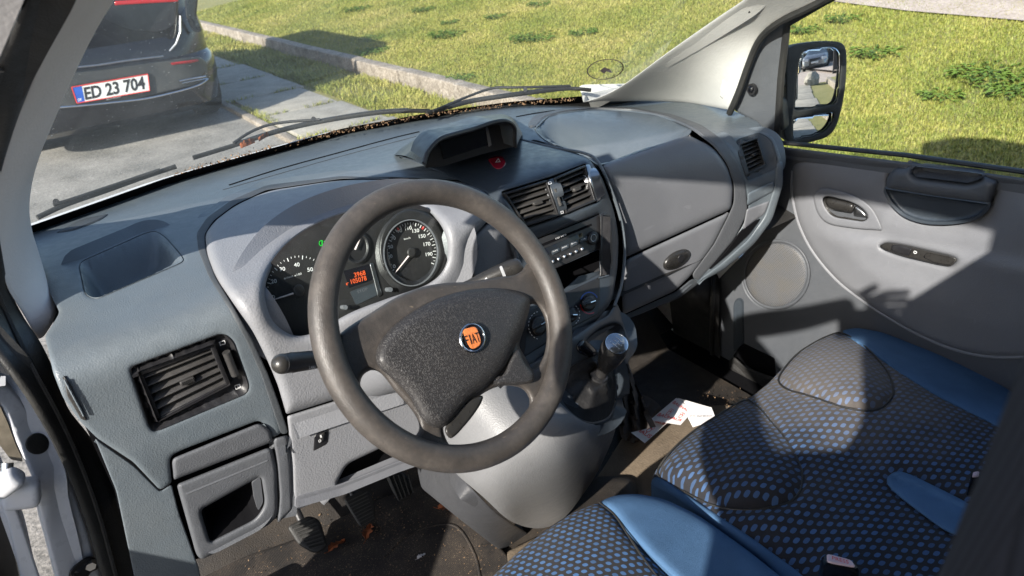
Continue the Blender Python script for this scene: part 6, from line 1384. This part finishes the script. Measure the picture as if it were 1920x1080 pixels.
def joint(p):
    j = np.min(np.abs(p[:, 1:2]-np.array(ys)[None]), axis=1); return ((j < .02)*.5*(np.sin(p[:, 0]*15) > -.4))+((p[:, 0] < .9) & (p[:, 0] > .83))*.5*(np.sin(p[:, 1]*3.7) > .0)
blades('joint_grass', 160000, (.80, 1.62), (3, 14), lambda x, y: GZ+.02+0*x, .03, .004, M['grass'], 'grass tufts growing in the joints between paving slabs', 'grass', joint, .8)
# broad-leaved weeds in the lawn
def weed_mesh(seed, n=26, R=.16):
    r = random.Random(seed); mb = MB()
    for i in range(n):
        a = r.uniform(0, 6.28); rad = R*r.random()**.7; L = r.uniform(.025, .05); bx, by = rad*math.cos(a), rad*math.sin(a); d = a+r.uniform(-.8, .8)
        dx, dy = math.cos(d), math.sin(d); h0 = r.uniform(.01, .05); rows = []
        for k in range(5):
            x = k/4; w = .013*math.sin(math.pi*min(.97, x*.9+.08))*(1+.35*(-1)**k); c = NV(bx+dx*L*x, by+dy*L*x, h0+L*.5*x-L*.6*x*x)
            rows.append([c+NV(-dy, dx, 0)*w, c+NV(0, 0, -.006), c-NV(-dy, dx, 0)*w])
        mb.grid(rows)
    return mb
protos = [weed_mesh(i, 80+50*i, .13+.05*i).build('weed_clump', M['weed'], None) for i in range(3)]
wl = [((1000, 75), 2, 'largest leafy weed clump in the middle of the lawn'), ((840, 68), 1, 'leafy weed clump left of the largest one'), ((845, 45), 0, 'small weed clump above its wider neighbour'), ((700, 100), 1, 'weed clump right beside the shadow of the black car'), ((795, 22), 0, 'small dark weed near the top of the windscreen view'), ((670, 20), 1, 'weed patch above the shadow of the black car'), ((1010, 12), 0, 'small weed at the top edge above the largest clump'), ((865, 150), 0, 'weed close to the lawn kerb above the wipers'), ((700, 75), 0, 'low weed at the tip of the car shadow'), ((1095, 65), 0, 'faint weed right of the largest clump'),
      ((1860, 145), 2, 'wide clover weed at the right edge outside the side window'), ((1905, 175), 1, 'lower clover weed at the right edge outside the side window'), ((1765, 185), 0, 'small flat weed left of the clover outside the side window'), ((1500, 62), 0, 'weed just above the door mirror'), ((1640, 105), 0, 'pale weed right of the door mirror'), ((1580, 40), 0, 'small weed near the gravel path above the mirror'), ((930, 35), 0, 'thin weed between two larger clumps at the top')]
for i, (px_, k, lb) in enumerate(wl):
    p = PLW(px_[0], px_[1]); o = protos[k] if not any(q[1] == k for q in wl[:i]) else protos[k].copy()
    if o is not protos[k]: COL.objects.link(o)
    o.location = tuple(p); s = random.uniform(.8, 1.1); o.scale = (s, s, s); o.rotation_euler = (0, 0, random.uniform(0, 6)); tag(o, lb, 'weed', 'broad-leaved weeds in the lawn')
# ------------------------------------------------ parked car in front
def slices_car(root, mats, xc, y0, L, W, levels, bodyname='body'):
    pass
PC = thing('parked_car', 'black hatchback parked ahead on the road with chrome bumper strips', 'car', (-.15, 7.4, GZ))
def sl(z, hw, yr, yf, r, n=10, xc=-.15):
    pts = []
    for cx, cy, a0 in ((xc+hw-r, yf-r, 0), (xc-hw+r, yf-r, 90), (xc-hw+r, yr+r, 180), (xc+hw-r, yr+r, 270)):
        for i in range(n+1):
            a = math.radians(a0+90*i/n); pts.append(NV(cx+r*math.cos(a), cy+r*math.sin(a), z))
    return pts
Y0 = 5.44
body = MB().loft([sl(GZ+.17, .70, Y0+.16, 9.3, .25), sl(GZ+.22, .78, Y0+.06, 9.42, .30), sl(GZ+.32, .82, Y0+.02, 9.5, .36), sl(GZ+.44, .845, Y0+.0, 9.5, .40), sl(GZ+.52, .85, Y0+.0, 9.5, .42), sl(GZ+.575, .84, Y0+.02, 9.48, .42), sl(GZ+.60, .83, Y0+.07, 9.45, .40), sl(GZ+.75, .83, Y0+.10, 9.4, .36), sl(GZ+.86, .82, Y0+.14, 9.2, .34), sl(GZ+.93, .79, Y0+.17, 8.6, .3)])
body.build('body', M['carblack'], PC)
MB().loft([sl(GZ+.93, .79, Y0+.17, 8.5, .3), sl(GZ+1.15, .765, Y0+.19, 8.2, .3), sl(GZ+1.50, .71, Y0+.26, 8.0, .3), sl(GZ+1.54, .62, Y0+.4, 7.8, .25)]).build('cabin_glass', M['carglass'], PC)
MB().loft([sl(GZ+1.53, .73, Y0+.14, 8.2, .3), sl(GZ+1.59, .72, Y0+.16, 8.2, .3), sl(GZ+1.63, .64, Y0+.3, 8.1, .28), sl(GZ+1.645, .4, Y0+.6, 7.4, .2)]).build('roof', M['carblack'], PC)
for (x, y) in ((.56, 6.25), (-.86, 6.25), (.56, 8.75), (-.86, 8.75)):
    w = MB(); cx = x; prof = [(.0, .26), (.0, .32), (.03, .335), (.17, .335), (.20, .32), (.20, .26)]
    w.loft([[NV(cx-.05+px_, y+r*math.cos(a), GZ+.335+r*math.sin(a)) for a in np.linspace(0, 2*math.pi, 32, endpoint=False)] for px_, r in prof]); wo = w.build('wheel', M['tyre'], PC)
    MB().loft([[NV(cx-.04+px_, y+r*math.cos(a), GZ+.335+r*math.sin(a)) for a in np.linspace(0, 2*math.pi, 24, endpoint=False)] for px_, r in ((.0, .25), (.19, .25))]).build('rim', M['silver'], wo)
YP = s_axis('y', Y0-.004)
def ysurf(off_=0):   # rear bumper skin (rounded plan)
    def f(uv, h=0):
        d = rays(uv); out = []
        for q, hh in zip(d, np.asarray(h)*np.ones(len(d))):
            t = (Y0-CAM[1])/q[1]; 
            for _ in range(12):
                p = CAM+t*q; ex = abs(p[0]+.15)-(.85-.42); yb = Y0+(.42-math.sqrt(max(.42**2-min(max(ex, 0), .415)**2, 0)))-hh; t = (yb-CAM[1])/q[1]
            out.append(CAM+t*q)
        return np.array(out)
    return f
YB = ysurf()
pl = relief('number_plate', rp([(134, 163, 2), (277, 138.5, 2), (281, 170, 2), (144, 194, 2)], sp=6), YP, M['plate'], PC, h=.022, bw=1, drop=.001, sp=20, skirt=.012)
relief('plate_frame', rp([(132, 161, 3), (279, 136, 3), (284, 173, 3), (142, 199, 3)], sp=6), YP, M['black'], PC, h=.016, sp=20, skirt=.016)
relief('country_band', rp([(135.5, 164.5), (153, 161.5), (159, 190), (145, 192.5)], 1, 4), YP, M['eublue'], pl, h=.0235, sp=8, skirt=.0005)
mk = MB(); textpx(mk, 'ED 23 704', YP, 160, 186.5, 273, 165.5, 22, bold=.03, lift=.024, up=(-3.2, -20)); mk.build('plate_lettering', M['black'], pl, False)
mk = MB(); textpx(mk, 'DK', YP, 146.5, 190, 154, 188.6, 5, bold=.01, lift=.0242, up=(-1, -6)); mk.build('country_lettering', M['print'], pl, False)
mk = MB(); textpx(mk, 'ELITEbiler', YP, 200, 187.5, 228, 182.0, 4, bold=.02, lift=.0165); mk.build('dealer_lettering', M['print'], pl, False)
mk = MB()
for pth in ([(144.5, 193.5), (134.5, 163.5)], [(134.5, 163.5), (277, 139)], [(277, 139), (280.6, 170)], [(280.6, 170), (144.5, 193.5)]): mk.tube(YP(np.array(pth, float), .0235), .0035, 5)
mk.build('plate_red_border', M['printred'], pl, False)
def cstrip(pts, r, nm='chrome_strip', m_='chrome', lift=.012): return MB().tube(YB(cc(pts, 8, False), lift), r, 8, flat=.6).build(nm, M[m_], PC)
cstrip([(100, 202), (150, 198), (200, 193), (270, 185), (330, 172), (375, 158), (389, 148)], .013)
cstrip([(336, 152), (360, 147), (385, 143)], .010); cstrip([(341, 156), (365, 151), (388, 147)], .007)
cstrip([(120, 128), (180, 122), (240, 113), (306, 105)], .012, 'loading_lip', 'silver', .03)
cstrip([(310, 119), (345, 118), (375, 112)], .001, 'seam', 'black')
relief('rear_reflector', rp([(319, 118, 3), (372, 111, 4), (374, 114, 3), (360, 118, 3), (322, 122, 3)], sp=4), YB, M['taillight'], PC, h=.010, bw=2, drop=.004, sp=6, skirt=.01)
relief('bumper_panel', rp([(120, 137, 3), (240, 121, 4), (375, 105, 8), (388, 118, 8), (392, 146, 8), (370, 158, 10), (250, 186, 10), (100, 205, 4)], sp=8), YB, plastic('bumper_dark_grey', (.03, .033, .036), .35, 300, .1, .2, dust=.6), PC, h=.006, bw=4, drop=.006, sp=14, skirt=.01)
YT = s_plane(NV(0, Y0+.12, GZ+.75), (0, -1, .08))
relief('tailgate_panel', rp([(80, 125, 6), (306, 98, 14), (330, 70, 14), (335, 0, 8), (330, -60, 6), (70, -60, 6)], sp=9), YT, M['carblack'], PC, h=.02, bw=6, drop=.012, sp=18, skirt=.02)
relief('rear_light_bar', rp([(215, 2, 2), (335, -5, 3), (335, 3, 3), (215, 10, 2)], sp=6), YT, M['taillight'], PC, h=.035, bw=2, drop=.005, sp=8, skirt=.02)
relief('tail_lamp', rp([(345, -20, 3), (372, -10, 6), (368, 30, 8), (380, 60, 8), (362, 60, 6), (348, 30, 6)], sp=5), YT, M['carglass'], PC, h=.0, bw=4, drop=.01, sp=8, skirt=.03)
MB().tube(YT(np.array([(338, 30), (338, 60), (330, 82), (318, 96)], float), .03), .008, 6).build('tailgate_seam_trim', M['silver'], PC)
# ------------------------------------------------ behind the van, seen in the door mirror
BO = MB(); BO.ball((0, 0, .16), (.28, .22, .26), nu=14, nv=9); rr_ = random.Random(4)
BO.v = [tuple(NV(*v)*(1+rr_.uniform(-.13, .13))) for v in BO.v]; o = BO.build('boulder', M['stone'], None, sharp=15); o.location = (1.66, -7.3, GZ); tag(o, 'pale boulder at the end of the lawn kerb', 'boulder')
FE = thing('timber_fence', 'dark timber board fence behind the grey car', 'fence', (-1, -20, GZ))
f = MB()
for i in range(60): f.box((-4+i*.20, -20+.01*(i % 2), GZ+.95), .19, .03, 1.9, bev=.005)
f.build('board_panel', M['fence'], FE); MB().box((2, -20.04, GZ+1.6), 12, .05, .08).build('rail', M['fence'], FE)
GPo = MB().box((3.45, -10.2, GZ+1.05), 1.1, .25, 2.1, ((1, .12, 0), (-.12, 1, 0), (0, 0, 1)), bev=.02).build('gate_pier', M['fence'], None); tag(GPo, 'tall dark gate pier right of the grey car in the mirror', 'gate pier')
hd_ = MB(); r3 = random.Random(9)
for i in range(2600):
    c = NV(r3.uniform(-6, 8), -21.3+r3.uniform(-.8, .6), GZ+1.2+abs(r3.gauss(0, .9))); s = r3.uniform(.06, .14); a = unit(NV(r3.gauss(0, 1), r3.gauss(0, 1), r3.gauss(0, 1)))*s; b = unit(np.cross(a, NV(r3.random(), 1, .3)))*s*.6; hd_.add([c-a, c+b, c+a, c-b], [(0, 1, 2, 3)])
HG = thing('hedge', 'green hedge rising behind the dark fence', 'hedge', (1, -21.3, GZ)); hd_.build('foliage', M['weed'], HG, False)
MB().tube([NV(-6, -21.4, GZ+.6), NV(8, -21.4, GZ+.6)], .4, 8).build('trunk', M['fence'], HG)
SCa = thing('parked_car', 'silver grey family car parked by the dark fence behind the van', 'car', (2.75, -16.5, GZ))
def sl2(z, hw, yr, yf, r): return [NV(2.75+(p[0]+.15)*1.0-(p[1]+16.5)*.18, p[1], p[2]) for p in sl(z, hw, yr, yf, r, 6)]
MB().loft([sl2(GZ+.2, .78, -18.6, -14.6, .3), sl2(GZ+.35, .87, -18.7, -14.4, .4), sl2(GZ+.6, .88, -18.7, -14.4, .42), sl2(GZ+.8, .86, -18.6, -14.6, .4), sl2(GZ+.95, .80, -18.5, -15.5, .4)]).build('body', M['silvercar'], SCa)
MB().loft([sl2(GZ+.93, .80, -18.4, -15.5, .35), sl2(GZ+1.4, .62, -18.0, -16.3, .3)]).build('windows', M['carglass'], SCa)
MB().loft([sl2(GZ+1.38, .64, -18.05, -16.3, .3), sl2(GZ+1.45, .5, -17.9, -16.5, .3)]).build('roof', M['silvercar'], SCa)
def fr_(x, z, sx, sz, nm, m_, dy=0):
    MB().box((2.75+x-(.18*2.1), -14.42+abs(x)*.25-x*.0+dy, GZ+z), sx, .06, sz, ((1, -.18, 0), (.18, 1, 0), (0, 0, 1)), bev=.02).build(nm, M[m_], SCa)
fr_(0, .55, .75, .36, 'grille', 'black'); fr_(-.62, .68, .34, .16, 'headlight', 'headlight', .03); fr_(.62, .68, .34, .16, 'headlight', 'headlight', .03); fr_(0, .5, .5, .11, 'number_plate', 'plate', .04); fr_(0, .28, 1.3, .12, 'air_intake', 'black')
for x in (-.78, .78):
    for y in (-15.2, -17.8): MB().tube([NV(2.75+x-.1-(y+16.5)*.18, y, GZ+.33), NV(2.75+x+.1-(y+16.5)*.18, y, GZ+.33)], .33, 20).build('wheel', M['tyre'], SCa)
# ================================================================ THE PERSON TAKING THE PICTURE (stands at the open door)
PS = thing('person', 'person in dark jacket and jeans standing at the open door holding up a phone', 'person', (-1.12, -1.05, GZ))
def skin_mesh(name, joints, edges_, mat, parent, sub=2):
    me = bpy.data.meshes.new(name); o_ = off(parent)
    me.from_pydata([tuple(Vector(j[0])-o_) for j in joints], edges_, []); o = bpy.data.objects.new(name, me); COL.objects.link(o); o.parent = parent
    m = o.modifiers.new('skin', 'SKIN'); me.skin_vertices[0].data
    for i, j in enumerate(joints): me.skin_vertices[0].data[i].radius = (j[1], j[2] if len(j) > 2 else j[1])
    me.skin_vertices[0].data[0].use_root = True
    s = o.modifiers.new('sub', 'SUBSURF'); s.levels = sub; s.render_levels = sub
    dg = bpy.context.evaluated_depsgraph_get(); dg.update(); m2_ = bpy.data.meshes.new_from_object(o.evaluated_get(dg)); o.modifiers.clear(); o.data = m2_
    m2_.materials.clear(); m2_.materials.append(mat)
    for p in m2_.polygons: p.use_smooth = True
    return o
HL = NV(-.80, -.80, 1.60); HR = NV(-.86, -.86, 1.60)
J = [((-1.14, -.96, 1.08), .14, .12), ((-1.14, -.92, 1.28), .14, .12), ((-1.12, -.92, 1.42), .14, .11), ((-1.12, -.95, 1.53), .08, .07), ((-1.10, -.98, 1.60), .052), ((-1.07, -.97, 1.70), .085, .095), ((-1.07, -.97, 1.79), .075, .085),
     ((-1.19, -.79, 1.47), .060), ((-.99, -.43, 1.545), .047), ((-.88, -.59, 1.60), .036), ((-.80, -.70, 1.655), .026),
     ((-1.02, -1.10, 1.47), .060), ((-.98, -1.02, 1.30), .05), ((-.92, -.95, 1.46), .036), ((-.86, -.88, 1.57), .026),
     ((-1.22, -.92, 1.00), .10), ((-1.21, -.92, .66), .065), ((-1.22, -.98, .33), .045), ((-1.18, -.84, .29), .035),
     ((-1.06, -1.06, 1.00), .10), ((-1.05, -1.06, .66), .065), ((-1.06, -1.12, .33), .045), ((-1.0, -.99, .29), .035)]
ED = [(0, 1), (1, 2), (2, 3), (3, 4), (4, 5), (5, 6), (2, 7), (7, 8), (8, 9), (9, 10), (2, 11), (11, 12), (12, 13), (13, 14), (0, 15), (15, 16), (16, 17), (17, 18), (0, 19), (19, 20), (20, 21), (21, 22)]
skin_mesh('person_body', J, ED, M['jacket'], PS)
def hand(c, d, side, name):
    d = unit(d); s = unit(np.cross(d, side)); j = [(tuple(c), .024), (tuple(c+d*.05), .026, .016)]; e = [(0, 1)]
    for k in range(4):
        b = c+d*.06+s*(k-1.5)*.018; i = len(j); j += [(tuple(b), .009), (tuple(b+d*.03), .0085), (tuple(b+d*.048+np.asarray(side)*.016), .008), (tuple(b+d*.05+np.asarray(side)*.032), .007)]; e += [(1, i), (i, i+1), (i+1, i+2), (i+2, i+3)]
    i = len(j); j += [(tuple(c+d*.02+s*.03+np.asarray(side)*.01), .011), (tuple(c+d*.05+s*.045+np.asarray(side)*.02), .009)]; e += [(0, i), (i, i+1)]
    return skin_mesh(name, j, e, M['skin'], PS, 1)
hand(NV(-.80, -.70, 1.655), (.25, -.5, .1), NV(.5, .2, -.2)*.9, 'hand'); hand(NV(-.86, -.88, 1.57), (.5, .3, .35), NV(.6, .0, 0)*.9, 'hand')
hr = MB(); hr.ball((-1.085, -.985, 1.755), (.092, .10, .085)); hr.build('hair', M['hair'], PS)
PH = thing('mobile_phone', 'black mobile phone held up level at the open van door', 'phone', tuple(CAM-MW[:, 2]*.02))
MB().box(CAM-MW[:, 2]*.018-MW[:, 0]*.05+MW[:, 1]*-.01, .15, .072, .009, (MW[:, 0], MW[:, 1], MW[:, 2]), bev=.004).build('phone_body', M['gloss'], PH)
# ================================================================ LIGHT, SKY, CAMERA
SUN = unit(NV(*SUNDIR))
sun = bpy.data.lights.new('sun', 'SUN'); sun.energy = SUN_E; sun.angle = math.radians(.53); sun.color = (1, .945, .86)
so = bpy.data.objects.new('sun', sun); COL.objects.link(so); so.rotation_euler = Vector(SUN).to_track_quat('-Z', 'Y').to_euler()
w = bpy.data.worlds.new('World'); SC.world = w; w.use_nodes = True; nt = w.node_tree; bg = nt.nodes['Background']; sk_ = nt.nodes.new('ShaderNodeTexSky'); sk_.sky_type = 'NISHITA'; sk_.sun_disc = False
ts = -SUN; sk_.sun_elevation = math.asin(ts[2]); sk_.sun_rotation = math.atan2(ts[0], ts[1]); sk_.air_density = 1.0; sk_.dust_density = 1.2; sk_.ozone_density = 1.4
nt.links.new(sk_.outputs[0], bg.inputs[0]); bg.inputs[1].default_value = SKY_E
cam = bpy.data.cameras.new('camera'); cam.sensor_width = 36; cam.lens = FPX/1920*36; cam.clip_end = 1000; cam.clip_start = .01
cam.dof.use_dof = True; cam.dof.focus_distance = 1.25; cam.dof.aperture_fstop = 9
co = bpy.data.objects.new('camera', cam); COL.objects.link(co); SC.camera = co
co.matrix_world = Matrix([[*MW[0, :2], -MW[0, 2], CAM[0]], [*MW[1, :2], -MW[1, 2], CAM[1]], [*MW[2, :2], -MW[2, 2], CAM[2]], [0, 0, 0, 1]])
SC.view_settings.view_transform = 'Standard'; SC.view_settings.look = 'None'; SC.view_settings.exposure = EXPO; SC.view_settings.gamma = 1
SC.cycles.max_bounces = 8; SC.cycles.transparent_max_bounces = 16; SC.cycles.caustics_reflective = False; SC.cycles.caustics_refractive = False; SC.cycles.use_denoising = True
SC.cycles.diffuse_bounces = 4
